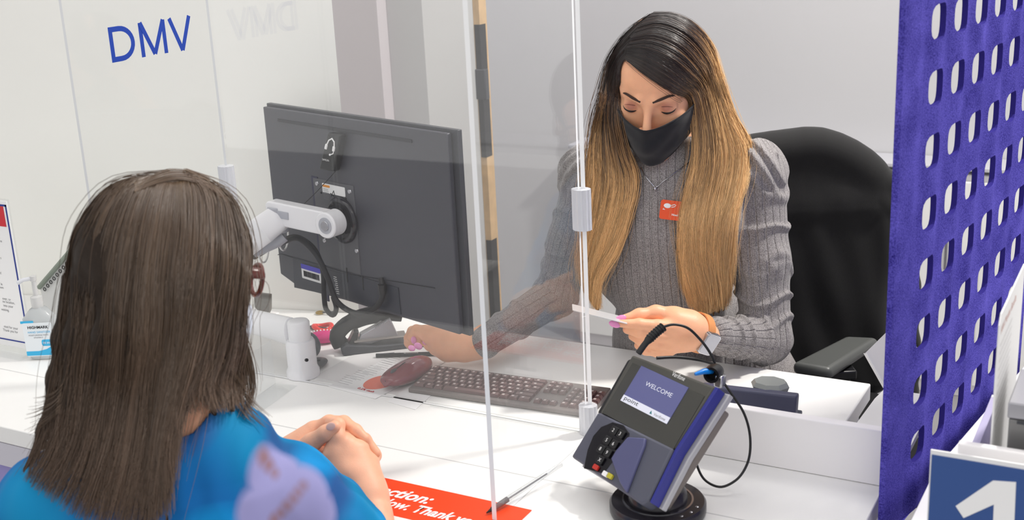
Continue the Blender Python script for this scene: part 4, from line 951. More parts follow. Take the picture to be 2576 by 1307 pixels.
# ================================================================ solid modelling of bodies by signed distances
import openvdb
def unit(v): v = np.asarray(v, float); return v/np.linalg.norm(v)
class SDF:
    def __init__(s, lo, hi, v):
        s.lo = np.array(lo, float); s.v = v; s.n = (np.ceil((np.array(hi)-s.lo)/v).astype(int)+1)
        s.f = np.full(s.n, .06, np.float32)
    def _sl(s, lo, hi, m):
        a = np.clip(np.floor((np.array(lo)-m-s.lo)/s.v).astype(int), 0, s.n); b = np.clip(np.ceil((np.array(hi)+m-s.lo)/s.v).astype(int)+1, 0, s.n)
        if np.any(b <= a): return None
        sl = tuple(slice(a[i], b[i]) for i in range(3))
        g = [s.lo[i]+s.v*np.arange(a[i], b[i], dtype=np.float32) for i in range(3)]
        return sl, g[0][:, None, None].astype(np.float32), g[1][None, :, None].astype(np.float32), g[2][None, None, :].astype(np.float32)
    def _mix(s, sl, d, k, sub):
        a = s.f[sl]
        if sub: a = -a
        if k > 0:
            h = np.maximum(k-np.abs(a-d), 0)/k; r = np.minimum(a, d)-h*h*k*.25
        else: r = np.minimum(a, d)
        s.f[sl] = -r if sub else r
    def cone(s, a, b, ra, rb, k=.01, sub=False, fn=None):
        a = np.array(a, float); b = np.array(b, float); m = max(ra, rb)+k+.012
        q = s._sl(np.minimum(a, b), np.maximum(a, b), m)
        if q is None: return s
        sl, X, Y, Z = q; ab = b-a; L2 = ab@ab+1e-12
        px, py, pz = X-a[0], Y-a[1], Z-a[2]
        t = np.clip((px*ab[0]+py*ab[1]+pz*ab[2])/L2, 0, 1)
        d = np.sqrt((px-t*ab[0])**2+(py-t*ab[1])**2+(pz-t*ab[2])**2)-(ra+(rb-ra)*t)
        if fn: d = d+fn(X, Y, Z, t)
        s._mix(sl, d.astype(np.float32), k, sub); return s
    def chain(s, P, rs, k=.01, **kw):
        for i in range(len(P)-1): s.cone(P[i], P[i+1], rs[i], rs[i+1], k, **kw)
        return s
    def ell(s, c, r, k=.01, M=None, sub=False, fn=None):
        c = np.array(c, float); r = np.array(r, float); mr = r.max()
        q = s._sl(c-mr, c+mr, k+.012)
        if q is None: return s
        sl, X, Y, Z = q; px, py, pz = X-c[0], Y-c[1], Z-c[2]
        if M is not None:
            M = np.asarray(M, float)                     # columns = axes
            px, py, pz = (px*M[0, i]+py*M[1, i]+pz*M[2, i] for i in range(3))
        k0 = np.sqrt((px/r[0])**2+(py/r[1])**2+(pz/r[2])**2); k1 = np.sqrt((px/r[0]**2)**2+(py/r[1]**2)**2+(pz/r[2]**2)**2)+1e-9
        d = k0*(k0-1)/k1
        if fn: d = d+fn(X, Y, Z)
        s._mix(sl, d.astype(np.float32), k, sub); return s
    def box(s, c, h, r, M, k=.01, sub=False, fn=None):   # rounded box
        c = np.array(c, float); h = np.array(h, float); mr = float(np.linalg.norm(h))
        q = s._sl(c-mr, c+mr, k+.01)
        if q is None: return s
        sl, X, Y, Z = q; px, py, pz = X-c[0], Y-c[1], Z-c[2]; M = np.asarray(M, float)
        qx, qy, qz = (np.abs(px*M[0, i]+py*M[1, i]+pz*M[2, i])-h[i]+r for i in range(3))
        d = np.sqrt(np.maximum(qx, 0)**2+np.maximum(qy, 0)**2+np.maximum(qz, 0)**2)+np.minimum(np.maximum(qx, np.maximum(qy, qz)), 0)-r
        if fn: d = d+fn(X, Y, Z)
        s._mix(sl, d.astype(np.float32), k, sub); return s
    def apply(s, fn):
        X = (s.lo[0]+s.v*np.arange(s.n[0]))[:, None, None].astype(np.float32); Y = (s.lo[1]+s.v*np.arange(s.n[1]))[None, :, None].astype(np.float32); Z = (s.lo[2]+s.v*np.arange(s.n[2]))[None, None, :].astype(np.float32)
        s.f = fn(s.f, X, Y, Z).astype(np.float32); return s
    def mesh(s):
        f = s.f; f[0] = f[-1] = .01; f[:, 0] = f[:, -1] = .01; f[:, :, 0] = f[:, :, -1] = .01
        g = openvdb.FloatGrid(.06); g.copyFromArray(np.clip(f, -.03, .03))
        p, q = g.convertToQuads(0.)
        return p.astype(float)*s.v+s.lo, q.astype(np.int64)
def npmesh(name, V, Q, m, parent=None, attrs=None, smooth=True, M=None):
    me = bpy.data.meshes.new(name); V = np.ascontiguousarray(V, np.float32); Q = np.ascontiguousarray(Q, np.int32); k = Q.shape[1]
    me.vertices.add(len(V)); me.vertices.foreach_set('co', V.ravel())
    me.loops.add(Q.size); me.loops.foreach_set('vertex_index', Q.ravel())
    me.polygons.add(len(Q)); me.polygons.foreach_set('loop_start', np.arange(0, Q.size, k, dtype=np.int32))
    me.polygons.foreach_set('use_smooth', [smooth]*len(Q))
    me.update(calc_edges=True); me.materials.append(m)
    for a, val in (attrs or {}).items():
        val = np.asarray(val, np.float32)
        if val.ndim == 1: at_ = me.attributes.new(a, 'FLOAT', 'POINT'); at_.data.foreach_set('value', val)
        else: at_ = me.attributes.new(a, 'FLOAT_COLOR', 'POINT'); at_.data.foreach_set('color', np.c_[val, np.ones(len(val))].astype(np.float32).ravel())
    o = bpy.data.objects.new(name, me); COL.objects.link(o)
    if parent: o.parent = parent; o.matrix_parent_inverse = parent.matrix_world.inverted()
    if M is not None: o.matrix_world = M
    return o
def flipq(Q): return Q[:, ::-1]
def cat_meshes(L):
    V = []; Q = []; k = 0
    for v, q in L: V.append(v); Q.append(q+k); k += len(v)
    return np.concatenate(V), np.concatenate(Q)
# ---- hair made of fine tapered strands
def strands(guides, n, pts, r, spread, clump=.5, seed=1, taper=.35, lenvar=.12, wave=.0, gold=0, sel=None):
    """guides: list of (m,3) control paths ordered across the sheet."""
    g = np.random.default_rng(seed); G = np.stack([catmull(q, pts) for q in guides])       # ng,pts,3
    ng = len(G); s = (g.random(n)*(ng-1)) if sel is None else sel(g, n)
    i = np.minimum(s.astype(int), ng-2); u = (s-i)[:, None, None]
    P = G[i]*(1-u)+G[i+1]*u
    t = np.linspace(0, 1, pts)[None, :, None]
    nc = max(4, n//18); cid = (s/(ng-1)*nc*.999).astype(int); cid = (cid+g.integers(-1, 2, n)) % nc
    coff = g.normal(0, 1, (nc, 2)); soff = g.normal(0, 1, (n, 2))
    T = np.gradient(P, axis=1); T /= np.linalg.norm(T, axis=2, keepdims=True)+1e-9
    view = P-CAM; view /= np.linalg.norm(view, axis=2, keepdims=True); B = np.cross(T, view); B /= np.linalg.norm(B, axis=2, keepdims=True)+1e-9
    N = np.cross(B, T)
    sp = spread*(.25+.75*np.minimum(1, t*2.2))
    P = P+B*(sp*(coff[cid, 0][:, None, None]*clump+soff[:, 0][:, None, None]*(1-clump)))+N*(sp*1.1*(np.abs(coff[cid, 1])[:, None, None]*clump+np.abs(soff[:, 1])[:, None, None]*(1-clump)))
    if wave:
        ph = g.random((nc, 1, 1))*6.28; fq = 1.4+g.random((nc, 1, 1))*1.6
        w = wave*np.sin(t*fq[cid]*6.28+ph[cid])*t; P = P+B*w
    L = 1-g.random(n)*lenvar; idx = (t[:, :, 0]*L[:, None])*(pts-1)
    a = np.minimum(idx.astype(int), pts-2); fr = (idx-a)[:, :, None]; rows_ = np.arange(n)[:, None]
    P = P[rows_, a]*(1-fr)+P[rows_, a+1]*fr
    rad = r*(.7+.6*g.random((n, 1, 1)))*(1-(1-taper)*t**2)
    T = np.gradient(P, axis=1); T /= np.linalg.norm(T, axis=2, keepdims=True)+1e-9
    view = P-CAM; view /= np.linalg.norm(view, axis=2, keepdims=True); B = np.cross(T, view); B /= np.linalg.norm(B, axis=2, keepdims=True)+1e-9; N = np.cross(B, T)
    ring = np.stack([P+rad*(B*math.cos(x)+N*math.sin(x)) for x in (0, 2.094, 4.189)], 2)     # n,pts,3,3
    V = ring.reshape(-1, 3); base = (np.arange(n)*pts*3)[:, None, None]+(np.arange(pts-1)*3)[None, :, None]+np.arange(3)[None, None, :]
    nx = (np.arange(n)*pts*3)[:, None, None]+(np.arange(pts-1)*3)[None, :, None]+((np.arange(3)+1) % 3)[None, None, :]
    Q = np.stack([base, nx, nx+3, base+3], -1).reshape(-1, 4)
    tt = np.repeat(np.broadcast_to(np.clip(t[:, :, 0]*L[:, None]+gold*((s/(ng-1))[:, None])*np.clip(t[:, :, 0]*6-.5, 0, 1), 0, 1), (n, pts)).reshape(-1), 3); rr = np.repeat(np.repeat(.6*g.random(nc)[cid]+.4*g.random(n), pts), 3)
    return V, Q, tt, rr
def hair_mat(name, stops, rough=.32, spec=.6, aniso=True):
    m = bpy.data.materials.new(name); m.use_nodes = True; nt = m.node_tree; b = nt.nodes['Principled BSDF']; L = nt.links
    at1 = node(nt, 'ShaderNodeAttribute', attribute_name='along'); at2 = node(nt, 'ShaderNodeAttribute', attribute_name='rnd')
    rp = node(nt, 'ShaderNodeValToRGB'); cr = rp.color_ramp
    while len(cr.elements) < len(stops): cr.elements.new(.5)
    for e, (p, c) in zip(cr.elements, stops): e.position = p; e.color = lin(c)+(1,)
    ad = node(nt, 'ShaderNodeMath', operation='MULTIPLY_ADD'); ad.inputs[1].default_value = .34; L.new(at2.outputs['Fac'], ad.inputs[0])
    sb = node(nt, 'ShaderNodeMath', operation='SUBTRACT'); sb.inputs[1].default_value = .17; L.new(at1.outputs['Fac'], sb.inputs[0]); L.new(sb.outputs[0], ad.inputs[2])
    L.new(ad.outputs[0], rp.inputs[0])
    mr = node(nt, 'ShaderNodeMapRange'); mr.inputs[3].default_value = .6; mr.inputs[4].default_value = 1.35; L.new(at2.outputs['Fac'], mr.inputs[0])
    mx = node(nt, 'ShaderNodeMix', data_type='RGBA', blend_type='MULTIPLY'); mx.inputs['Factor'].default_value = 1
    L.new(rp.outputs[0], mx.inputs['A']); L.new(mr.outputs[0], mx.inputs['B']); L.new(mx.outputs['Result'], b.inputs['Base Color'])
    b.inputs['Roughness'].default_value = rough; b.inputs['Specular IOR Level'].default_value = spec; b.inputs['Coat Weight'].default_value = .15; b.inputs['Coat Roughness'].default_value = .25
    return m
def skin_mat(name, rgb, rough=.45, sss=.25):
    m = mat(name, rgb, rough, spec=.4, sss=sss, vary=.05, vscale=40, bump=.25, bscale=700); return m
# ---- head in its own frame: x = image right, y = out of the face, z = up
def head_sdf(v=.0013, neck=True):
    s = SDF((-.11, -.14, -.21), (.11, .15, .15), v)
    s.ell((0, -.012, .035), (.073, .094, .086), 0)
    s.ell((0, .036, .036), (.060, .050, .056), .02)
    s.ell((0, .028, -.02), (.061, .056, .060), .02)
    for q in (-1, 1):
        s.cone((q*.050, -.005, -.055), (q*.014, .070, -.100), .018, .017, .02)
        s.ell((q*.036, .056, -.032), (.024, .024, .025), .015)
        s.cone((q*.013, .084, .017), (q*.044, .064, .019), .008, .007, .012)
    s.ell((0, .034, -.066), (.047, .050, .050), .02); s.ell((0, .074, -.100), (.020, .018, .017), .015)
    for q in (-1, 1): s.ell((q*.032, .096, .001), (.018, .014, .0115), .010, sub=True)
    for q in (-1, 1): s.ell((q*.032, .0705, -.001), (.0165, .0152, .0140), .004)
    s.cone((0, .084, .006), (0, .106, -.034), .0055, .0085, .013); s.ell((0, .1085, -.038), (.0095, .0095, .0085), .006)
    for q in (-1, 1): s.ell((q*.0125, .097, -.041), (.0072, .0085, .0070), .006)
    s.ell((0, .084, -.068), (.024, .012, .016), .012)
    for q in (-1, 1): s.ell((q*.077, -.006, -.008), (.009, .018, .031), .006)
    if neck: s.cone((0, -.022, -.05), (0, -.045, -.20), .054, .054, .03)
    return s.mesh()
def headframe(px, py, d, yaw, pitch, roll, away=False):
    C_ = at(px, py, d); t = -unit(ray(px, py)); r = CR-t*(CR@t); r = unit(r); u = np.cross(r, -t)*1.0
    u = unit(np.cross(t, r)); u = u if u@(-CD) > 0 else -u
    y_, p_, o_ = map(math.radians, (yaw, pitch, roll))
    f0 = t*math.cos(y_)-r*math.sin(y_); r0 = r*math.cos(y_)+t*math.sin(y_)
    f = f0*math.cos(p_)-u*math.sin(p_); u1 = u*math.cos(p_)+f0*math.sin(p_)
    r1 = r0*math.cos(o_)-u1*math.sin(o_); u2 = u1*math.cos(o_)+r0*math.sin(o_)
    return C_, np.stack([r1, f, u2], 1)                  # columns
# ================================================================ the employee
SK = skin_mat('warm_tan_skin', (248, 186, 148), .42, .22)
NAIL = mat('pink_nail_polish', (238, 150, 206), .15, coat=.5)
DARK = mat('near_black_makeup', (24, 18, 20), .5)
WB = np.array([.25, .62, 0.])
em_ = thing('person', 'seated long-haired person in grey ribbed sweater and black face mask behind the desk', 'person', tuple(WB))
HC, HM = headframe(1657, 210, 2.36, 14, 31, 3)
HS = 1.07
def hw_(p): return HC+HM@(np.asarray(p, float)*HS)
V, Q = head_sdf()
lid = np.minimum(np.linalg.norm((V-[.032, .086, .003])*[1, .6, 1.3], axis=1), np.linalg.norm((V-[-.032, .086, .003])*[1, .6, 1.3], axis=1))
shade = np.clip(1-(lid-.006)/.012, 0, 1)*(V[:, 2] > -.006)
V = HC+(V*HS)@HM.T
parts = [(V, Q)]; mk = [shade]
# torso key points
NB = at(1688, 425, 2.46); CH = at(1682, 560, 2.50); WA = at(1690, 860, 2.66); PE = np.array([WA[0], WA[1]+.02, .52])
SL = at(1902, 462, 2.47); SR = at(1478, 462, 2.58)
EL = at(1928, 852, 2.47); WL = at(1768, 842, 2.33)
ER = at(1398, 742, 2.66); WR = onz(1195, 872, .790)
tx = unit(SL-SR); tz = unit(NB-WA); ty = unit(np.cross(tz, tx)); tz = np.cross(tx, ty)
if ty@CF > 0: ty = -ty                                    # ty towards the camera
TM3 = np.stack([tx, ty, tz], 1)
s = SDF(np.minimum.reduce([SL, SR, WA, PE, EL, ER, WL, WR])-.2, np.maximum.reduce([SL, SR, NB, EL, WA, PE, WR])+.2, .005)
s.ell(CH, (.145, .085, .15), 0, TM3); s.cone(CH, WA, .10, .105, .05); s.cone(WA, PE, .11, .13, .04)
s.cone(NB-tz*.02, HC+HM@np.array([0, -.035, -.10]), .052, .05, .02)
s.cone(CH+tz*.09, SL, .05, .045, .03); s.cone(CH+tz*.09, SR, .05, .045, .03)
s.cone(SL, EL, .045, .036, .02); s.cone(EL, WL, .036, .024, .01); s.cone(SR, ER, .045, .036, .02); s.cone(ER, WR, .036, .024, .01)
V2, Q2 = s.mesh(); parts.append((V2, Q2)); mk.append(np.zeros(len(V2)))
# ---- left hand holding the card (image right)
def hand_sdf(box, v, cones_, ells=()):
    s = SDF(box[0], box[1], v)
    for c in cones_: s.chain([at(*p[:3]) for p in c[0]], c[1], c[2] if len(c) > 2 else .006)
    for e in ells: s.ell(at(*e[0]), e[1], e[2], e[3] if len(e) > 3 else None)
    return s
def box_of(pts, m=.05):
    P = np.array(pts); return P.min(0)-m, P.max(0)+m
dh = 2.30
H1 = [
 ([(1775, 846, dh+.035), (1750, 836, dh+.02), (1725, 828, dh+.01)], [.028, .027, .028], .02),       # wrist
 ([(1735, 815, dh+.012), (1700, 808, dh+.004)], [.024, .023], .02),
 ([(1735, 842, dh+.01), (1695, 846, dh+.004)], [.026, .024], .02),
 ([(1715, 860, dh+.015), (1680, 868, dh+.012)], [.018, .017], .015),
 ([(1730, 808, dh+.02), (1695, 797, dh+.015), (1650, 786, dh+.01), (1608, 792, dh+.0), (1566, 802, dh-.005)], [.022, .019, .0135, .0115, .0075], .009),   # thumb
 ([(1700, 824, dh-.005), (1655, 820, dh-.014), (1608, 815, dh-.022), (1560, 813, dh-.024)], [.017, .0125, .0105, .0072], .005),   # index
 ([(1698, 846, dh-.002), (1655, 843, dh-.012), (1612, 836, dh-.016), (1578, 828, dh-.010)], [.017, .0125, .0108, .0085], .005),
 ([(1690, 866, dh+.004), (1652, 865, dh-.004), (1615, 857, dh-.006), (1592, 845, dh+.002)], [.016, .0120, .0105, .0085], .005),
 ([(1682, 880, dh+.012), (1655, 884, dh+.008), (1625, 880, dh+.006), (1606, 868, dh+.012)], [.013, .0105, .0095, .0080], .005)]
bx2 = box_of([at(1540, 770, 2.3), at(1800, 900, 2.3), at(1660, 830, 2.24), at(1660, 830, 2.38)])
V3, Q3 = hand_sdf(bx2, .0012, H1).mesh(); parts.append((V3, Q3)); mk.append(np.zeros(len(V3)))
# ---- right hand on the desk (image left)
def PXD(p):
    c = R.T@(np.asarray(p)-CAM); return (PX+F*c[0]/c[2], PY+F*c[1]/c[2], c[2])
def dz(px, py, z): return (px, py, depth(onz(px, py, z)))
H2 = [
 ([PXD(ER*.35+WR*.65), PXD(ER*.12+WR*.88), dz(1195, 868, .795), dz(1160, 872, .792)], [.030, .029, .026, .024], .02),
 ([dz(1165, 866, .795), dz(1120, 858, .802), dz(1085, 848, .808)], [.024, .020, .017], .015),
 ([dz(1165, 882, .785), dz(1125, 884, .782), dz(1095, 876, .782)], [.022, .018, .014], .015),
 ([dz(1150, 862, .80), dz(1105, 845, .812), dz(1070, 834, .818)], [.022, .018, .014], .015),
 ([dz(1100, 878, .780), dz(1082, 868, .783), dz(1066, 858, .788)], [.013, .0115, .0085], .006),      # thumb
 ([dz(1085, 845, .812), dz(1062, 838, .812), dz(1052, 855, .792), dz(1052, 868, .780)], [.014, .0115, .010, .008], .005),
 ([dz(1075, 836, .818), dz(1048, 830, .817), dz(1036, 845, .800), dz(1040, 856, .788)], [.014, .0115, .010, .008], .005),
 ([dz(1070, 832, .815), dz(1038, 833, .805), dz(1028, 850, .792), dz(1033, 866, .775)], [.013, .011, .0095, .008], .005),
 ([dz(1072, 840, .80), dz(1036, 845, .795), dz(1028, 862, .78), dz(1035, 874, .766)], [.012, .0105, .009, .0075], .005)]
bx3 = box_of([at(*c) for h in H2 for c in h[0]], .045)
V4, Q4 = hand_sdf(bx3, .0013, H2).mesh(); parts.append((V4, Q4)); mk.append(np.zeros(len(V4)))
V, Q = cat_meshes(parts); mk = np.concatenate(mk)
# makeup tint on the eyelids goes through an attribute
nt = SK.node_tree; b = nt.nodes['Principled BSDF']; src = b.inputs['Base Color'].links[0].from_socket
a_ = node(nt, 'ShaderNodeAttribute', attribute_name='lid'); mxl = node(nt, 'ShaderNodeMix', data_type='RGBA'); nt.links.new(a_.outputs['Fac'], mxl.inputs['Factor']); nt.links.new(src, mxl.inputs['A'])
mxl.inputs['B'].default_value = lin((168, 100, 88))+(1,); nt.links.new(mxl.outputs['Result'], b.inputs['Base Color'])
npmesh('body', V, Q, SK, em_, {'lid': mk*.75})
def wtube(name, pts, r, m, parent, n=10, res=24, flat=None):
    P = catmull(pts, res); rs = r if not hasattr(r, '__len__') else list(np.interp(np.linspace(0, 1, res), np.linspace(0, 1, len(r)), r))
    mb = MB().tube([tuple(p) for p in P], rs, n, flat=flat); o = mb.build(name, m); 
    o.parent = parent; o.matrix_parent_inverse = parent.matrix_world.inverted(); return o
# brows, lashes
def surf_y(x, z):                                         # rough face surface in head units
    return .0905-6.5*x*x
for q in (-1, 1):
    wtube('eyebrow', [hw_((q*.011, .0925, .0175)), hw_((q*.024, .0895, .0225)), hw_((q*.038, .0815, .0255)), hw_((q*.050, .0685, .0200))], [.0020, .0027, .0023, .0006], mat('dark_brow', (62, 44, 38), .8), em_, flat=(1.0, .9))
    e = np.array([q*.032, .0705, -.001])
    def lp_(a, b_): a, b_ = math.radians(a), math.radians(b_); return hw_(e+np.array([.0166*math.sin(a)*math.cos(b_), .0153*math.cos(a)*math.cos(b_), .0141*math.sin(b_)])*1.01)
    wtube('eyelashes', [lp_(-q*54, -23), lp_(-q*28, -26), lp_(0, -27), lp_(q*28, -25), lp_(q*52, -16), lp_(q*70, -5)], [.0006, .0012, .0016, .0018, .0014, .0004], DARK, em_, n=8)
    wtube('eye', [lp_(-q*40, -28), lp_(-q*18, -31), lp_(q*8, -32), lp_(q*34, -27), lp_(q*46, -20)], [.0005, .0017, .0022, .0014, .0004], mat('dark_brown_eye', (46, 30, 28), .15), em_, n=8)
    wtube('lower_lash_line', [lp_(-q*44, -36), lp_(-q*10, -43), lp_(q*22, -40), lp_(q*56, -18)], [.0002, .0005, .0006, .0003], mat('lash_brown', (92, 58, 50), .7), em_, n=6)  # thin brown line of the lower lashes
    wtube('eyelid_crease', [lp_(-q*48, 12), lp_(-q*20, 24), lp_(q*10, 28), lp_(q*45, 18)], [.0003, .0006, .0006, .0003], mat('crease_brown', (120, 72, 62), .6), em_, n=6)
# face mask
nu, nv = 41, 25; MV = []
tops = [(-.077, .010, -.014), (-.066, .056, -.017), (-.043, .092, -.020), (-.016, .112, -.025), (0, .1195, -.025), (.016, .112, -.025), (.043, .092, -.020), (.066, .056, -.017), (.078, .010, -.012)]
mids = [(-.073, .006, -.048), (-.063, .054, -.052), (-.040, .092, -.055), (-.014, .115, -.054), (0, .1215, -.052), (.014, .115, -.054), (.040, .092, -.055), (.063, .054, -.050), (.074, .006, -.044)]
low2 = [(-.068, .003, -.066), (-.057, .048, -.080), (-.036, .084, -.086), (-.013, .106, -.088), (0, .111, -.088), (.013, .106, -.088), (.036, .084, -.086), (.057, .048, -.080), (.070, .003, -.068)]
bots = [(-.062, .000, -.074), (-.048, .040, -.094), (-.030, .076, -.104), (-.012, .096, -.110), (0, .100, -.111), (.012, .096, -.110), (.030, .076, -.104), (.048, .040, -.094), (.064, .000, -.078)]
rowsM = [catmull(r_, nu) for r_ in (tops, mids, low2, bots)]
for j in range(nu):
    col_ = catmull([r_[j] for r_ in rowsM], nv)
    for i in range(nv):
        p = col_[i].copy(); v_ = i/(nv-1); u_ = j/(nu-1)
        p[1] += .0022*math.sin(v_*11+u_*5)*math.sin(u_*14+1)+.0016*math.sin(u_*26+v_*14)*(1-v_)+.0014*math.sin(v_*20-u_*9)*abs(2*u_-1)
        MV.append(hw_(p))
MV = np.array(MV); MQ = np.array([[j*nv+i, j*nv+i+1, (j+1)*nv+i+1, (j+1)*nv+i] for j in range(nu-1) for i in range(nv-1)])
M_MASK = mat('black_cotton', (27, 28, 34), .9, bump=.5, bscale=1400, sheen=.15)
mko = npmesh('face_mask', MV, MQ, M_MASK, em_); sm = mko.modifiers.new('solid', 'SOLIDIFY'); sm.thickness = .0022; sm.offset = 0
for (rowi, nm_) in ((tops, 'mask_hem'), (bots, 'mask_hem')):
    wtube(nm_, [hw_(p) for p in rowi], .0016, M_MASK, em_, n=8, res=50)
wtube('ear_loop', [hw_((.078, .010, -.004)), hw_((.081, -.002, -.002)), hw_((.083, -.016, .010))], .0012, DARK, em_, n=8)
wtube('ear_loop', [hw_((.066, .001, -.088)), hw_((.074, -.004, -.098)), hw_((.072, -.012, -.108)), hw_((.060, -.010, -.112))], .0012, DARK, em_, n=8)
# ---- sweater
def ribs(P, C0, ax, ref):                                  # arc length around an axis
    d = P-C0; d = d-(d@ax)[:, None]*ax; r = unit(ref-ax*(ref@ax)); w = np.cross(ax, r)
    return np.arctan2(d@w, d@r)
def wrk(amp, freq, seed):                                   # sleeve wrinkles, rings drawn across the arm
    g = np.random.default_rng(seed); ph = g.random(6)*6.28
    def fn(X, Y, Z, t):
        n_ = np.sin(X*47+ph[0])+np.sin(Y*53+ph[1])+np.sin(Z*41+ph[2])
        w = np.sin(t*freq+n_*.9)
        return (-amp*np.maximum(w, 0)**3+amp*.3).astype(np.float32)
    return fn
lo = np.minimum.reduce([SL, SR, WA, PE, EL, ER, WL, WR])-.16; hi = np.maximum.reduce([SL, SR, NB, EL, WA, PE, WR])+.16
s = SDF(lo, hi, .0032)
s.ell(CH, (.160, .100, .165), 0, TM3); s.cone(CH, WA, .112, .118, .05); s.cone(WA, PE, .122, .145, .04)
s.ell(CH+tz*.02+tx*.06, (.09, .085, .12), .04, TM3); s.ell(CH+tz*.02-tx*.06, (.09, .085, .12), .04, TM3)
BU = at(1655, 640, 2.51)
s.ell(at(1590, 650, 2.555), (.078, .085, .078), .045, TM3); s.ell(at(1735, 650, 2.53), (.074, .085, .078), .045, TM3)
s.ell(at(1650, 680, 2.54), (.12, .07, .08), .05, TM3)
s.cone(CH+tz*.12, SL-tx*.03, .062, .055, .04); s.cone(CH+tz*.12, SR+tx*.03, .062, .055, .04)
s.cone(NB-tz*.05, NB+tz*.035, .075, .060, .03)             # stand collar
s.cone(at(1840, 800, 2.68), at(1935, 960, 2.63), .075, .07, .05)
# arms
EL2 = EL+(EL-SL)*0; mL = SL*.5+EL*.5
s.ell(SL+tx*.000+tz*.030, (.060, .062, .062), .018, TM3, fn=lambda X, Y, Z: .0042*np.sin((X*1.2+Z*.9)*150+3*np.sin(Y*50)))
s.cone(SL, mL, .061, .058, .02, fn=wrk(.007, 13, 2)); s.cone(mL, EL, .058, .051, .02, fn=wrk(.007, 17, 3))
WL2 = WL+(EL-WL)*.22
s.cone(EL, WL2, .050, .033, .02, fn=wrk(.008, 26, 4))
mR = SR*.5+ER*.5
s.ell(SR-tx*.000+tz*.026, (.058, .060, .060), .018, TM3, fn=lambda X, Y, Z: .0042*np.sin((X*1.2-Z*.9)*150+3*np.sin(Y*50)))
s.cone(SR, mR, .055, .050, .02, fn=wrk(.005, 12, 5)); s.cone(mR, ER, .050, .046, .02, fn=wrk(.005, 14, 6))
WR2 = onz(1222, 858, .806); s.cone(ER, WR2, .046, .033, .02, fn=wrk(.004, 16, 7))
# open the collar and cuffs
hd_ = HC+HM@np.array([0, -.03, -.08]); s.cone(NB+tz*.0, NB+(hd_-NB)*1.0, .055, .056, .004, sub=True)
V, Q = s.mesh()
from mathutils.bvhtree import BVHTree
def caster(V, Q):
    T_ = BVHTree.FromPolygons([tuple(p) for p in V], [tuple(int(i) for i in q) for q in Q])
    def c(px, py, default):
        r_ = ray(px, py); h = T_.ray_cast(Vector(CAM), Vector(r_))
        return depth(h[0]) if h[0] is not None else default
    return c
SD = caster(V, Q)
# rib coordinate: around the torso, along each arm
def segd(P, a, b):
    ab = b-a; t = np.clip(((P-a)@ab)/(ab@ab), 0, 1); return np.linalg.norm(P-a-t[:, None]*ab, axis=1)
dT = np.minimum(segd(V, CH+tz*.05, PE)-.10, segd(V, NB, CH)-.06); dLu = segd(V, SL, EL)-.055; dLf = segd(V, EL, WL)-.045; dRu = segd(V, SR, ER)-.05; dRf = segd(V, ER, WR)-.04
k_ = np.argmin(np.stack([dT, dLu, dLf, dRu, dRf]), 0)
rib = np.zeros(len(V)); 
d_ = (V-CH); rib[:] = (d_@tx)*1.0
for i, (a, b, r_) in enumerate(((SL, EL, .056), (EL, WL, .045), (SR, ER, .05), (ER, WR, .04)), 1):
    ax = unit(b-a); an_ = ribs(V, a, ax, CD if i in (2, 4) else tx); rib = np.where(k_ == i, an_*r_, rib)
SW = bpy.data.materials.new('grey_ribbed_knit'); SW.use_nodes = True; nt = SW.node_tree; b = nt.nodes['Principled BSDF']; L = nt.links
b.inputs['Roughness'].default_value = .9; b.inputs['Sheen Weight'].default_value = .25; b.inputs['Specular IOR Level'].default_value = .2
ar = node(nt, 'ShaderNodeAttribute', attribute_name='rib'); tc = node(nt, 'ShaderNodeTexCoord')
nz = node(nt, 'ShaderNodeTexNoise'); nz.inputs['Scale'].default_value = 520; nz.inputs['Detail'].default_value = 5; L.new(tc.outputs['Object'], nz.inputs[0])
m1 = node(nt, 'ShaderNodeMath', operation='MULTIPLY'); m1.inputs[1].default_value = 2*math.pi/.0165; L.new(ar.outputs['Fac'], m1.inputs[0])
sn = node(nt, 'ShaderNodeMath', operation='SINE'); L.new(m1.outputs[0], sn.inputs[0])
mr = node(nt, 'ShaderNodeMapRange'); mr.inputs[1].default_value = .45; mr.inputs[2].default_value = .95; mr.inputs[3].default_value = 1; mr.inputs[4].default_value = 0; L.new(sn.outputs[0], mr.inputs[0])
rp = node(nt, 'ShaderNodeValToRGB'); rp.color_ramp.elements[0].color = lin((102, 98, 98))+(1,); rp.color_ramp.elements[1].color = lin((180, 175, 174))+(1,); rp.color_ramp.elements[0].position = .3; rp.color_ramp.elements[1].position = .72
L.new(nz.outputs[0], rp.inputs[0]); L.new(rp.outputs[0], b.inputs['Base Color'])
ad = node(nt, 'ShaderNodeMath', operation='MULTIPLY_ADD'); ad.inputs[1].default_value = .25; L.new(nz.outputs[0], ad.inputs[0]); L.new(mr.outputs[0], ad.inputs[2])
bp = node(nt, 'ShaderNodeBump'); bp.inputs['Strength'].default_value = .9; bp.inputs['Distance'].default_value = .0022; L.new(ad.outputs[0], bp.inputs['Height']); L.new(bp.outputs[0], b.inputs['Normal'])
npmesh('sweater', V, Q, SW, em_, {'rib': rib})
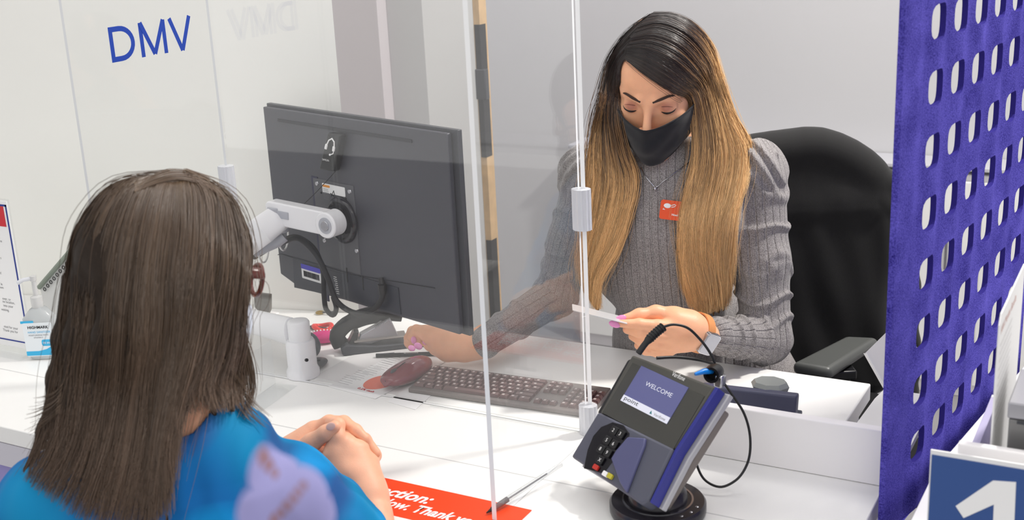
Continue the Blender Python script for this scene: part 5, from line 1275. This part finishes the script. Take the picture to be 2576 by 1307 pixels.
# trousers and lower legs, hidden behind the desk but really there
s = SDF((PE[0]-.35, PE[1]-.75, .0), (PE[0]+.35, PE[1]+.25, .70), .008)
for q in (-1, 1):
    hp_ = PE+tx*q*.09+(0, 0, -.02); hp_[2] = .53; kn = hp_+np.array([0, -.36, .02]); 
    kn = hp_+unit([ty[0], ty[1], 0])*.34; kn[2] = .50; ft = kn.copy(); ft[2] = .07
    s.cone(hp_, kn, .09, .062, .02); s.cone(kn, ft, .06, .04, .01); s.cone(ft+(0, 0, -.03), ft+unit([ty[0], ty[1], 0])*.13+(0, 0, -.04), .038, .03, .02)
V, Q = s.mesh(); npmesh('trousers', V, Q, mat('black_trousers', (26, 26, 30), .9), em_)
# ---- necklace, badge, watch
def onsw(px, py, o=.003): return at(px, py, SD(px, py, 2.4)-o)
wtube('necklace', [onsw(*q) for q in ((1612, 420), (1624, 443), (1636, 458), (1648, 470), (1670, 455), (1692, 438), (1714, 422), (1733, 408))], .0009, M_STEEL, em_, n=8, res=40)
o = MB().ball(tuple(onsw(1648, 474)), .0042, 14).build('pendant', M_STEEL); o.parent = em_; o.matrix_parent_inverse = em_.matrix_world.inverted()
def parent_keep(o, p): o.parent = p; o.matrix_parent_inverse = p.matrix_world.inverted(); return o
db_ = SD(1690, 530, 2.4)-.012
bc_ = at(1701, 530, db_); bxv = unit(at(1745, 512, db_-.006)-at(1668, 503, db_)); bzv = unit(at(1668, 503, db_)-at(1661, 551, db_))
BMt = frame(bc_, bxv, y=bzv)
pxm = 2.398/F
bd = MB().prism(rrect(-40*pxm, -24*pxm, 46*pxm, 24*pxm, 6*pxm), 0, .0022, 'z').build('name_badge', mat('badge_orange', (240, 84, 34), .4)); bd.matrix_world = BMt; parent_keep(bd, em_)
gl = MB().ball((-23*pxm, 10*pxm, .0023), (9*pxm, 6*pxm, .0006), 20)
gl.tube([(-14*pxm, 11*pxm, .0026), (-6*pxm, 15*pxm, .0026), (-2*pxm, 13*pxm, .0026), (-6*pxm, 9*pxm, .0026), (-13*pxm, 7*pxm, .0026)], 1.2*pxm, 6).tube([(-31*pxm, 3*pxm, .0026), (-33*pxm, 0, .0026), (-28*pxm, 0*pxm, .0026)], 1.2*pxm, 6)
gl.build('badge_logo', M_WTXT, bd)
text('badge_print', 'A', 10*pxm, M_WTXT, Matrix.Translation((20*pxm, -2*pxm, .0024)), bd, ext=.0001, bold=.03)
text('badge_print', 'Need an answer?', 7*pxm, M_WTXT, Matrix.Translation((-10*pxm, -13*pxm, .0024)), bd, ext=.0001, bold=.03)
# watch: strap round the wrist, silver case on its outer side
wc = at(1757, 836, dh+.028); wa = unit(at(1800, 852, dh+.05)-at(1735, 832, dh+.01))
wu = unit(-CD-wa*((-CD)@wa)); wv = np.cross(wa, wu)
ringp_unused = [wc+wu*.0310*math.cos(t)+wv*.0300*math.sin(t) for t in np.linspace(0, 2*math.pi, 40)]
mb = MB(); rings = []
for t in np.linspace(0, 2*math.pi, 41):
    c_ = wc+(wu*math.cos(t)*.0365+wv*math.sin(t)*.0345); nrm = wu*math.cos(t)+wv*math.sin(t)
    rings.append([c_+wa*a_+nrm*b_ for a_, b_ in ((-.009, 0), (-.009, .0025), (.009, .0025), (.009, 0))])
mb.loft(rings, caps=False); st_ = mb.build('watch_strap', mat('tan_leather', (224, 150, 92), .5)); parent_keep(st_, em_)
vd = unit(CAM-wc); cn = unit(vd*.75+CR*.35+CD*.45); cn = unit(cn-wa*(cn@wa)); ca_ = wc+cn*.0385
cM = frame(ca_, wa, z=cn)
wt = MB().prism(rrect(-.018, -.023, .018, .023, .008, 8), -.006, .004, 'z').build('watch_case', M_STEEL, bevel=.001); wt.matrix_world = cM; parent_keep(wt, em_)
MB().prism(rrect(-.0155, -.0205, .0155, .0205, .007, 8), .0041, .0048, 'z').build('watch_glass', mat('watch_glass_bright', (205, 206, 212), .08, coat=.6), wt)
# nails
def nail(px, py, d, r, ang, sx=1.5):
    c_ = at(px, py, d); a, b_ = math.cos(math.radians(ang)), math.sin(math.radians(ang))
    ax = unit(CR*a+CD*b_); az = -unit(ray(px, py)); az = unit(az-ax*(az@ax)); ay = np.cross(az, ax)
    o = MB().ball((0, 0, 0), (r*sx, r, r*.35), 16).build('fingernail', NAIL); o.matrix_world = frame(c_, ax, z=az); parent_keep(o, em_)
nail(1562, 800, dh-.014, .0062, -14, 1.7); nail(1546, 815, dh-.030, .0062, 20, 1.8)
for px, py, an_, r_ in ((1041, 855, 80, .0060), (1052, 870, 30, .0068), (1036, 875, 25, .0058), (1075, 858, -10, .0078)):
    dd = {1041: .030, 1052: .028, 1036: .03, 1075: .02}[px]
    nail(px, py, depth(onz(px, py, .79))-dd, r_, an_, 1.35)
# the card
cd0, cd1 = at(1440, 779, 2.262), at(1560, 809, 2.262); cx2 = unit(cd1-cd0)
ca2 = unit(-CF*.95+CD*.32); 
cz2 = unit(np.cross(cx2, unit(CF+CD*.12)))
CMx = frame(cd0, cx2, y=unit(CF*1.0+(-CD)*.16))
cdo = MB().prism(rrect(0, -.004, .105, .058, .003), -.0006, .0006, 'z').build('card', mat('white_plastic_card', (206, 206, 208), .3)); cdo.matrix_world = CMx
tag(cdo, 'white plastic card held between thumb and finger above the desk', 'card')
# ---- hair
HG = hair_mat('brown_to_caramel_hair', [(0, (34, 26, 25)), (.24, (58, 42, 35)), (.40, (138, 104, 72)), (.60, (222, 178, 122)), (1., (252, 208, 148))])
hc, hr = HC+HM@np.array([0, -.012, .032])*HS, np.array([.082, .103, .092])*HS
def hs(px, py, off=0.):                                    # point on the hair surface of the head
    r_ = ray(px, py); o_ = HM.T@(CAM-hc); dd = HM.T@r_; R_ = hr+off
    A_ = (dd/R_)@(dd/R_); B_ = 2*(o_/R_)@(dd/R_); C2 = (o_/R_)@(o_/R_)-1; D_ = B_*B_-4*A_*C2
    t = (-B_-math.sqrt(D_))/(2*A_) if D_ > 0 else -B_/(2*A_)
    return CAM+r_*t
def hs_(pts, off=0.): return [hs(*p, off) for p in pts]
A_ = [hs(1575, 148, .002), hs(1582, 120), hs(1600, 85), hs(1625, 52), hs(1650, 30)]
# right-hand sweep over the crown and down in front of the shoulder
def fall(pts): return [at(px, py, min(d, SD(px, py, 9)-.020) if py > 380 else d) for px, py, d in pts]
Rg = [
 hs_([(1573, 146), (1604, 172), (1650, 205), (1700, 232), (1738, 252)], .004)+fall([(1748, 310, 2.33), (1748, 400, 2.34), (1730, 480, 2.36), (1717, 560, 2.38), (1716, 650, 2.385), (1728, 730, 2.40), (1745, 782, 2.42)]),
 hs_([(1574, 138), (1612, 150), (1665, 180), (1718, 215), (1748, 240)], .007)+fall([(1760, 310, 2.325), (1762, 400, 2.33), (1748, 480, 2.35), (1732, 560, 2.37), (1728, 650, 2.38), (1740, 720, 2.395), (1762, 790, 2.42)]),
 hs_([(1578, 122), (1625, 120), (1685, 145), (1735, 190), (1762, 235)], .008)+fall([(1778, 310, 2.33), (1784, 400, 2.335), (1770, 480, 2.35), (1755, 560, 2.37), (1752, 650, 2.385), (1765, 720, 2.40), (1775, 795, 2.42)]),
 hs_([(1588, 98), (1640, 90), (1705, 115), (1752, 165), (1778, 230)], .008)+fall([(1798, 310, 2.345), (1812, 400, 2.35), (1798, 480, 2.36), (1782, 560, 2.38), (1776, 650, 2.395), (1788, 720, 2.41), (1795, 790, 2.43)]),
 hs_([(1605, 72), (1655, 60), (1722, 88), (1768, 140), (1792, 220)], .006)+fall([(1818, 305, 2.36), (1842, 390, 2.375), (1834, 470, 2.375), (1812, 560, 2.39), (1802, 650, 2.40), (1806, 720, 2.42), (1808, 785, 2.44)]),
 hs_([(1630, 45), (1675, 42), (1735, 72), (1778, 125), (1802, 210)], .003)+fall([(1832, 300, 2.38), (1868, 375, 2.40), (1862, 455, 2.395), (1838, 560, 2.40), (1828, 650, 2.415), (1826, 720, 2.43), (1820, 780, 2.45)]),
 hs_([(1645, 33), (1690, 34), (1748, 62), (1790, 118), (1814, 205)], -.001)+fall([(1846, 298, 2.41), (1884, 368, 2.43), (1872, 448, 2.42), (1846, 560, 2.41), (1834, 650, 2.42), (1830, 715, 2.44), (1822, 770, 2.46)])]
Lg = [
 hs_([(1573, 144), (1560, 165), (1558, 200), (1560, 250)], .003)+fall([(1564, 300, 2.325), (1580, 380, 2.35), (1600, 450, 2.37), (1590, 530, 2.385), (1560, 620, 2.40), (1510, 700, 2.43), (1500, 785, 2.46)]),
 hs_([(1575, 130), (1555, 155), (1543, 200), (1540, 250)], .006)+fall([(1540, 300, 2.365), (1555, 380, 2.37), (1572, 450, 2.375), (1562, 530, 2.39), (1532, 620, 2.41), (1500, 700, 2.44), (1504, 780, 2.46)]),
 hs_([(1582, 108), (1555, 140), (1535, 190), (1530, 250)], .007)+fall([(1526, 300, 2.39), (1528, 380, 2.39), (1535, 450, 2.385), (1525, 530, 2.40), (1505, 620, 2.42), (1488, 700, 2.45), (1500, 775, 2.47)]),
 hs_([(1600, 75), (1562, 118), (1532, 180), (1522, 250)], .005)+fall([(1514, 300, 2.415), (1506, 380, 2.41), (1505, 450, 2.40), (1495, 530, 2.41), (1482, 620, 2.44), (1474, 690, 2.46), (1490, 760, 2.48)]),
 hs_([(1640, 36), (1580, 85), (1535, 160), (1516, 250)], .002)+fall([(1504, 310, 2.43), (1494, 380, 2.42), (1488, 450, 2.41), (1480, 530, 2.43), (1468, 620, 2.45), (1462, 680, 2.47), (1478, 740, 2.49)]),
 hs_([(1645, 40), (1592, 74), (1542, 148), (1518, 240)], -.006)+fall([(1502, 315, 2.41), (1490, 385, 2.43), (1484, 450, 2.43), (1474, 530, 2.45), (1462, 610, 2.47), (1456, 660, 2.49), (1470, 715, 2.50)])]
# hair at the back of the head falling behind the shoulders
Bg = [[hc+HM@np.array([x*hr[0]*1.0*math.cos(a), hr[1]*math.sin(a)*-1, 0])*1.0+HM[:, 2]*z_ for a, z_, x in ((0, 0, 1),)] for _ in range(0)]
h1 = strands(Rg, 6800, 44, .00058, .0052, .55, 11, wave=.005, lenvar=.10, gold=.30)
h2 = strands(Lg, 4600, 44, .00058, .0046, .55, 12, wave=.004, lenvar=.10)
h3 = strands(Rg, 420, 44, .00036, .0110, .15, 13, wave=.010, lenvar=.12, gold=.4)
h4 = strands(Lg, 300, 44, .00036, .0110, .15, 14, wave=.010, lenvar=.12)
def join_hair(L_):
    V = np.concatenate([h[0] for h in L_]); k = 0; Qs = []
    for h in L_: Qs.append(h[1]+k); k += len(h[0])
    return V, np.concatenate(Qs), np.concatenate([h[2] for h in L_]), np.concatenate([h[3] for h in L_])
V, Q, t_, r_ = join_hair([h1, h2, h3, h4])
npmesh('hair', V, Q, HG, em_, {'along': t_, 'rnd': r_})
# solid under-hair so no light shows between the strands
s = SDF(np.minimum(HC-.2, at(1480, 800, 2.45)-.05), np.maximum(HC+.2, at(1850, 380, 2.5)+.08), .003)
s.ell(hc-HM@np.array([0, .010, -.002]), hr*np.array([.93, .94, .91]), 0, HM)
s.ell(hc+HM@np.array([0, .062, -.062])*HS, (.056*HS, .075*HS, .066*HS), .006, HM, sub=True)
s.ell(hc+HM@np.array([-.012, .078, -.030])*HS, (.048*HS, .05*HS, .040*HS), .004, HM, sub=True)
for gset, w in ((Rg, .010), (Lg, .009)):
    mid = [np.mean([g_[k] for g_ in gset[1:-1]], axis=0) for k in range(len(gset[0]))]
    a0 = 5 if gset is Rg else 4
    for g_ in gset[1:-1]:
        q_ = [p+unit(p-CAM)*.026 for p in g_[a0+1:]]
        s.chain(q_, list(np.linspace(w, w*.95, len(q_)-2))+[w*.6, w*.25], .015)
V, Q = s.mesh()
zz_ = V[:, 2]; al_ = np.clip((HC[2]+.10-zz_)/(HC[2]+.10-at(1600, 790, 2.42)[2]), 0, 1)
HGU = hair_mat('matte_brown_to_caramel', [(0, (24, 19, 19)), (.24, (40, 30, 26)), (.45, (80, 60, 42)), (1., (140, 104, 70))], .85, .1)
npmesh('hair_underlayer', V, Q, HGU, em_, {'along': al_*.9, 'rnd': .15+.25*np.random.default_rng(3).random(len(V))})
# back hair over the shoulders behind
# ================================================================ the customer seen from behind
CB = at(420, 1200, 1.70); CB[2] = 0
cu = thing('person', 'seated person with straight brown hair and a blue flowered blouse, seen from behind', 'person', tuple(CB))
SK2 = skin_mat('light_skin', (242, 182, 150), .45, .25)
C2, M2 = headframe(432, 712, 1.63, -114, 4, 0)
def hw2(p): return C2+M2@np.asarray(p, float)
V, Q = head_sdf(.002, neck=False); V = C2+V@M2.T; parts = [(V, Q)]
nb = at(505, 1105, 1.675); s_r = at(722, 1235, 1.73); s_l = at(120, 1265, 1.65)
tor = at(430, 1400, 1.70); pel = tor.copy(); pel[2] = .52
cx3 = unit(s_r-s_l); cz3 = unit(np.array([0, 0, 1.])-cx3*cx3[2]); cy3 = np.cross(cz3, cx3); T3 = np.stack([cx3, cy3, cz3], 1)
el_r = at(905, 1430, 1.80); wr_r = at(924, 1275, 1.90); el_l = at(380, 1480, 1.9); wr_l = at(735, 1165, 2.0)
s = SDF(np.minimum.reduce([s_l, s_r, pel, el_l, el_r, nb, wr_l, wr_r])-.15, np.maximum.reduce([s_l, s_r, pel, nb, el_l, el_r, C2, wr_l, wr_r])+.12, .005)
s.cone(nb, C2+M2@np.array([0, -.03, -.08]), .056, .052, .02); s.cone(s_l, s_r, .045, .045, .03); s.cone(nb, nb-cz3*.06, .06, .075, .04)
s.ell(tor+cz3*.05, (.155, .10, .19), .03, T3); s.cone(tor, pel, .10, .12, .04)
s.cone(s_r, el_r, .043, .036, .02); s.cone(el_r, wr_r, .036, .026, .02); s.cone(s_l, el_l, .043, .036, .02); s.cone(el_l, wr_l, .036, .025, .02)
V, Q = s.mesh(); parts.append((V, Q))
def P3(*L_): return [tuple(p) for p in L_]
HH = [
 ([(945, 1330, 1.865), (932, 1290, 1.89), (920, 1245, 1.905)], [.031, .029, .026], .02),
 ([(915, 1240, 1.905), (838, 1140, 1.915)], [.024, .0155], .022), ([(918, 1240, 1.905), (868, 1118, 1.92)], [.024, .0150], .022),
 ([(920, 1240, 1.905), (903, 1132, 1.925)], [.024, .0145], .022), ([(922, 1245, 1.91), (930, 1166, 1.935)], [.024, .0140], .022),
 ([(838, 1140, 1.915), (848, 1098, 1.915), (850, 1068, 1.925), (832, 1060, 1.95)], [.0145, .0120, .0105, .009], .007),
 ([(868, 1118, 1.92), (878, 1096, 1.945), (868, 1085, 1.975)], [.0140, .0115, .010], .006),
 ([(903, 1132, 1.925), (915, 1112, 1.95), (905, 1100, 1.98)], [.0135, .0110, .010], .006),
 ([(930, 1166, 1.935), (942, 1145, 1.955), (935, 1130, 1.98)], [.0125, .0105, .009], .006),
 ([(880, 1190, 1.90), (830, 1160, 1.93), (815, 1140, 1.95)], [.018, .0145, .012], .012)]
s = hand_sdf(box_of([at(*c) for h in HH for c in h[0]], .04), .0014, HH)
V, Q = s.mesh(); parts.append((V, Q))
HL = [
 ([(640, 1230, 1.99), (735, 1150, 1.985), (770, 1125, 1.98)], [.028, .026, .024], .02),
 ([(740, 1130, 1.985), (790, 1085, 1.985)], [.022, .018], .02), ([(760, 1150, 1.99), (830, 1110, 1.985)], [.022, .018], .02),
 ([(735, 1148, 1.95), (785, 1112, 1.925), (820, 1088, 1.91), (842, 1072, 1.905)], [.0165, .0145, .0120, .0095], .006),
 ([(790, 1085, 1.985), (828, 1062, 1.975), (865, 1062, 1.955), (895, 1082, 1.94), (918, 1102, 1.935)], [.0150, .0120, .0110, .0100, .0080], .005),
 ([(820, 1095, 1.985), (880, 1078, 1.965), (918, 1105, 1.945), (946, 1138, 1.942)], [.0140, .0115, .0098, .0078], .005)]
s = hand_sdf(box_of([at(*c) for h in HL for c in h[0]], .04), .0014, HL)
V, Q = s.mesh(); parts.append((V, Q))
V, Q = cat_meshes(parts); npmesh('body', V, Q, SK2, cu); BK = caster(V, Q)
o = MB().ball((0, 0, 0), (.0085, .0062, .0018), 16).build('fingernail', mat('pale_pink_nail', (244, 196, 182), .7, spec=.1))
c_ = at(832, 1072, 1.895); ax = unit(at(845, 1064, 1.895)-at(800, 1090, 1.905)); az = -unit(ray(832, 1070))+CR*.2; o.matrix_world = frame(c_, ax, z=unit(az-ax*(az@ax))); parent_keep(o, cu)
# ---- blouse
s = SDF(np.minimum.reduce([s_l, s_r, pel, el_l, el_r])-.17, np.maximum.reduce([s_l, s_r, pel, nb, el_l, el_r])+.14, .0035)
fold = lambda X, Y, Z: (.0020*np.sin(X*90+2.5*np.sin(Z*22)+Y*40)+.0012*np.sin(X*170+Z*35+Y*60)).astype(np.float32)
s.ell(tor+cz3*.05, (.178, .120, .21), 0, T3, fn=fold); s.cone(tor-cz3*.02, pel, .125, .15, .05)
s.cone(s_l, s_r, .060, .060, .04); s.cone(nb-cz3*.045, nb-cz3*.022, .088, .068, .05)
fs_ = lambda X, Y, Z, t: (.0024*np.sin(X*95+Y*80+3*np.sin(Z*20))*np.minimum(1, t+.4)+.0012*np.sin(X*190-Y*120+Z*60)).astype(np.float32)
s.cone(s_r, s_r*.4+el_r*.6, .058, .074, .03, fn=fs_); s.cone(s_r*.4+el_r*.6, el_r, .074, .066, .02, fn=fs_)
s.cone(el_r, el_r*.62+wr_r*.38, .062, .046, .02, fn=fs_)
s.cone(s_r+cx3*.01, at(800, 1265, 1.80), .048, .046, .04, fn=fs_)
s.cone(s_l, el_l, .060, .066, .03, fn=fs_)
hb_ = C2+M2@np.array([0, -.035, -.13]); s.cone(nb-cz3*.012, hb_, .066, .066, .006, sub=True)
V, Q = s.mesh()
BD = caster(V, Q)
# printed pattern: soft lilac and brown flowers at fixed places of the cloth
def spots(V, L_):
    w = np.zeros(len(V))
    for px, py, rr in L_:
        c_ = at(px, py, BD(px, py, 1.7)); d = np.linalg.norm(V-c_, axis=1)
        n_ = .12*np.sin(V[:, 0]*50+V[:, 2]*35)
        w = np.maximum(w, np.clip((rr-d*(1+n_))/(.016), 0, 1))
    return w
lil = spots(V, [(690, 1205, .052), (740, 1275, .064), (650, 1285, .045), (800, 1295, .04)])
brn = .85*spots(V, [(664, 1150, .020), (676, 1168, .018), (690, 1188, .014), (762, 1222, .013), (750, 1238, .014), (738, 1254, .015), (722, 1272, .016), (706, 1290, .016), (690, 1306, .018)])
prp = .55*np.clip(np.sin(V[:, 0]*34+V[:, 2]*21+1)+np.sin(V[:, 2]*41-V[:, 1]*27+2*np.sin(V[:, 0]*15))-.6, 0, 1)
lgt = .6*np.clip(np.sin(V[:, 0]*27-V[:, 2]*37)+np.sin(V[:, 2]*23+V[:, 1]*31+4)-.8, 0, 1)
base = np.array(lin((0, 98, 168))); tealc = np.array(lin((0, 134, 186)))
n_ = .5+.5*np.sin(V[:, 0]*31+V[:, 2]*23+2*np.sin(V[:, 1]*19))
col = base*(1-n_[:, None])+tealc*n_[:, None]
for w, c_ in ((prp, (52, 56, 130)), (lgt, (10, 160, 232)), (lil, (158, 156, 206)), (brn, (150, 112, 112))): col = col*(1-w[:, None])+np.array(lin(c_))*w[:, None]
BL = bpy.data.materials.new('flowered_blue_silk'); BL.use_nodes = True; nt = BL.node_tree; b = nt.nodes['Principled BSDF']; b.inputs['Roughness'].default_value = .72; b.inputs['Specular IOR Level'].default_value = .25
a_ = node(nt, 'ShaderNodeAttribute', attribute_name='dye'); nt.links.new(a_.outputs['Color'], b.inputs['Base Color'])
npmesh('blouse', V, Q, BL, cu, {'dye': col})
# trousers, on an unseen stool
s = SDF((pel[0]-.3, pel[1]-.3, 0), (pel[0]+.3, pel[1]+.3, .62), .008)
fw_ = -cy3 if (-cy3)@CF > 0 else cy3; fw_ = unit([fw_[0], fw_[1], 0])
for q in (-1, 1):
    a_ = pel+cx3*q*.08; a_[2] = .52; kn = a_+fw_*.17; kn[2] = .48; ft = kn.copy(); ft[2] = .06
    s.cone(a_, kn, .09, .07, .02); s.cone(kn, ft, .06, .045, .02)
V, Q = s.mesh(); npmesh('trousers', V, Q, mat('dark_trousers', (30, 32, 40), .9), cu)
# ---- mask and glasses
MV2 = []
for j in range(nu):
    col_ = catmull([r_[j] for r_ in rowsM], nv)
    for i in range(nv): MV2.append(hw2(col_[i]*np.array([1.03, 1.0, 1.0])))
mo2 = npmesh('face_mask', np.array(MV2), MQ, mat('pale_blue_mask', (214, 222, 234), .8), cu); sm = mo2.modifiers.new('solid', 'SOLIDIFY'); sm.thickness = .002
wtube('ear_loop', [hw2((-.072, .010, -.022)), hw2((-.080, .0, -.012)), hw2((-.084, -.018, .012))], .0015, M_PAPER, cu, n=8)
o = MB().ball(tuple(hw2((-.073, .008, -.045))), .0040, 12).build('loop_bead', mat('bright_blue_bead', (20, 140, 230), .3)); parent_keep(o, cu)
M_GL = mat('reddish_brown_frame', (104, 56, 50), .25)
gl_ = thing_g = bpy.data.objects.new('glasses', None); COL.objects.link(gl_); gl_.matrix_world = Matrix.Translation(Vector(C2)); parent_keep(gl_, cu)
for q in (-1, 1):
    wtube('rim', [hw2((q*.036+.027*math.cos(t), .112-.55*abs(q*.036+.027*math.cos(t))**1.4, .012+.021*math.sin(t))) for t in np.linspace(0, 2*math.pi, 18)], .0036, M_GL, gl_, n=8, res=44)
    wtube('temple', [hw2((q*.064, .098, .018)), hw2((q*.076, .094, .019)), hw2((q*.082, .06, .019)), hw2((q*.084, .0, .018)), hw2((q*.084, -.02, .006))], [.006, .0068, .0055, .004, .003], M_GL, gl_, n=8, flat=(1.2, .5))
wtube('bridge', [hw2((-.010, .112, .006)), hw2((0, .116, .009)), hw2((.010, .112, .006))], .002, M_GL, gl_, n=8)
# ---- hair
H2M = hair_mat('dark_brown_hair', [(0, (124, 102, 80)), (.15, (90, 72, 57)), (.5, (98, 79, 62)), (1., (120, 98, 82))], .34, .6)
H2U = hair_mat('matte_dark_brown', [(0, (46, 37, 30)), (1., (52, 42, 36))], .85, .1)
hc2, hr2 = C2+M2@np.array([0, -.018, .034]), np.array([.092, .112, .105])
def hs2(px, py, off=0.):
    r_ = ray(px, py); o_ = M2.T@(CAM-hc2); dd = M2.T@r_; R_ = hr2+off
    A_ = (dd/R_)@(dd/R_); B_ = 2*(o_/R_)@(dd/R_); C_ = (o_/R_)@(o_/R_)-1; D_ = B_*B_-4*A_*C_
    t = (-B_-math.sqrt(D_))/(2*A_) if D_ > 0 else -B_/(2*A_)
    return CAM+r_*t
def hg(pts, off=.0):
    out = []
    for px, py, *d in pts:
        if d: out.append(at(px, py, min(d[0], BD(px, py, 9)-.014, BK(px, py, 9)-.04 if px < 600 else 9)))
        else: out.append(hs2(px, py, off))
    return out
CGd = [
 hg([(425, 440), (270, 476), (206, 560)])+hg([(176, 700, 1.60), (156, 850, 1.61), (142, 950, 1.62), (112, 1080, 1.62), (58, 1200, 1.62)]),
 hg([(430, 439), (300, 474), (246, 560)], .004)+hg([(222, 700, 1.565), (208, 850, 1.575), (192, 1000, 1.59), (160, 1130, 1.60), (98, 1245, 1.60)]),
 hg([(436, 438), (350, 468), (310, 560)], .006)+hg([(290, 700, 1.535), (280, 850, 1.55), (262, 1000, 1.565), (232, 1150, 1.58), (170, 1300, 1.60)]),
 hg([(442, 437), (405, 462), (380, 560)], .006)+hg([(362, 700, 1.52), (352, 850, 1.535), (335, 1000, 1.55), (308, 1150, 1.57), (262, 1340, 1.60)]),
 hg([(448, 437), (455, 462), (455, 560)], .006)+hg([(440, 700, 1.52), (428, 850, 1.535), (408, 1000, 1.55), (385, 1150, 1.57), (355, 1350, 1.60)]),
 hg([(454, 438), (505, 468), (520, 560)], .006)+hg([(508, 700, 1.53), (480, 850, 1.55), (446, 980, 1.57), (420, 1110, 1.60), (420, 1310, 1.62)]),
 hg([(456, 438), (520, 472), (540, 560)], .005)+hg([(536, 700, 1.545), (512, 820, 1.56), (480, 920, 1.58), (452, 990, 1.59), (448, 1050, 1.60)]),
 hg([(460, 439), (545, 480), (575, 560)], .004)+hg([(578, 700, 1.56), (562, 800, 1.58), (538, 900, 1.60), (515, 970, 1.61), (540, 1040, 1.64)]),
 hg([(466, 441), (575, 502), (600, 580)], .002)+hg([(600, 700, 1.58), (594, 800, 1.61), (596, 880, 1.63), (580, 950, 1.64), (585, 1030, 1.66)]),
 hg([(470, 443), (592, 520), (622, 605)])+hg([(612, 700, 1.60), (602, 790, 1.63), (608, 860, 1.65), (616, 930, 1.66), (606, 1000, 1.67)])]
g1 = strands(CGd, 9500, 30, .00062, .0062, .6, 21, wave=.003, lenvar=.20)
g2 = strands(CGd, 500, 30, .00045, .018, .15, 22, wave=.010, lenvar=.15)
fl = [hg([(560, 900, 1.63), (600, 960, 1.64), (640, 1010, 1.65), (700, 1062, 1.66)]), hg([(550, 920, 1.63), (580, 990, 1.64), (620, 1050, 1.65), (660, 1085, 1.66)]),
      hg([(600, 800, 1.64), (628, 880, 1.65), (640, 960, 1.66), (622, 1040, 1.67)]), hg([(590, 820, 1.64), (612, 900, 1.65), (630, 990, 1.66), (600, 1060, 1.67)])]
g3 = strands(fl, 160, 16, .0006, .004, .4, 23, lenvar=.4)
fr2 = [hg([(160, 960, 1.60), (140, 985, 1.60), (105, 998, 1.60), (62, 1000, 1.60)]), hg([(150, 1040, 1.60), (110, 1075, 1.60), (80, 1100, 1.60), (52, 1118, 1.60)])]
g4 = strands(fr2, 40, 12, .0005, .003, .3, 24, lenvar=.5)
cw = [hg([(340+dx_, 462+dy_), (395, 444+dy_), (445, 436+dy_), (500, 446+dy_), (560, 482+dy_)], .006) for dx_, dy_ in ((0, 0), (0, 10), (0, 22))]
g5 = strands(cw, 500, 20, .0006, .004, .5, 25, lenvar=.2)
V, Q, t_, r_ = join_hair([g1, g2, g3, g4, g5]); npmesh('hair', V, Q, H2M, cu, {'along': t_, 'rnd': r_})
s = SDF(np.minimum(C2-.2, at(60, 1350, 1.64)-.08), np.maximum(C2+.2, at(660, 700, 1.66)+.05), .0035)
s.ell(hc2-M2@np.array([0, .006, -.002]), hr2*.965, 0, M2)
s.ell(C2+M2@np.array([0, .075, -.062]), (.062, .075, .070), .006, M2, sub=True)
for j, g_ in enumerate(CGd):
    w = .022 if 0 < j < 5 else .011; g_ = [p+unit(p-CAM)*(w+.012) for p in g_[3:]]
    if j < 9: s.chain(g_, list(np.linspace(w, w*.9, len(g_)-2))+[w*.6, .004], .02)
V, Q = s.mesh(); npmesh('hair_underlayer', V, Q, H2U, cu, {'along': np.full(len(V), .3), 'rnd': .2+.3*np.random.default_rng(5).random(len(V))})
# stool carrying the customer
sb = pel.copy(); stl = thing('stool', 'round stool under the person in the blue blouse', 'stool', (sb[0], sb[1], 0))
MB().lathe([(.001, .36), (.17, .36), (.18, .38), (.18, .41), (.001, .415)], 40).build('seat', M_BLKM, stl)
MB().cyl((0, 0, .02), (0, 0, .36), .03, n=24).build('column', M_STEEL, stl); MB().lathe([(.001, 0), (.2, 0), (.19, .02), (.001, .03)], 40).build('foot', M_STEEL, stl)
# ================================================================ jacket over the office chair
ci = CM.inverted(); s = SDF((-.36, -.10, .42), (.36, .20, ztop+.06), .004)
zt0 = ztop-.012
fj = lambda X, Y, Z: (.0022*np.sin(X*30+3*np.sin(Z*9))+.0015*np.sin(X*75+Z*22)).astype(np.float32)
I3 = np.eye(3)
KJ = [loc(CM, at(px, py+36, 2.85)) for px, py in ((1760, 400), (1810, 352), (1880, 336), (1960, 324), (2035, 318), (2095, 338), (2150, 372), (2188, 408))]
KJ = [np.array([k[0], .02, k[2]]) for k in KJ]; zb3 = KJ[-1][2]
s.box((-.015, .025, (zb3+.48)/2), (.255, .045, (zb3-.48)/2), .040, I3, 0, fn=fj)
KJ = list(catmull(KJ, 26)); s.chain(KJ, [.036]*26, .02)
for k in KJ[::2]: s.cone(k, (k[0]*.94, .02, zb3-.05), .035, .042, .02)
s.cone((.225, .03, zt0-.13), (.268, .03, zt0-.26), .045, .040, .02, fn=lambda X, Y, Z, t: (.003*np.sin(Z*90+X*60)).astype(np.float32)); s.cone((.268, .03, zt0-.26), (.285, .02, zt0-.62), .040, .036, .02, fn=lambda X, Y, Z, t: (.003*np.sin(Z*90+X*60)).astype(np.float32))
s.cone((-.245, .03, zt0-.13), (-.30, .02, zt0-.55), .045, .036, .02)
V, Q = s.mesh(); CMn = np.array(CM); V = V@CMn[:3, :3].T+CMn[:3, 3]
jk = npmesh('jacket', V, Q, mat('black_jersey', (20, 20, 21), .85, bump=.3, bscale=900, sheen=.1)); tag(jk, 'black jacket draped over the back of the office chair', 'jacket')
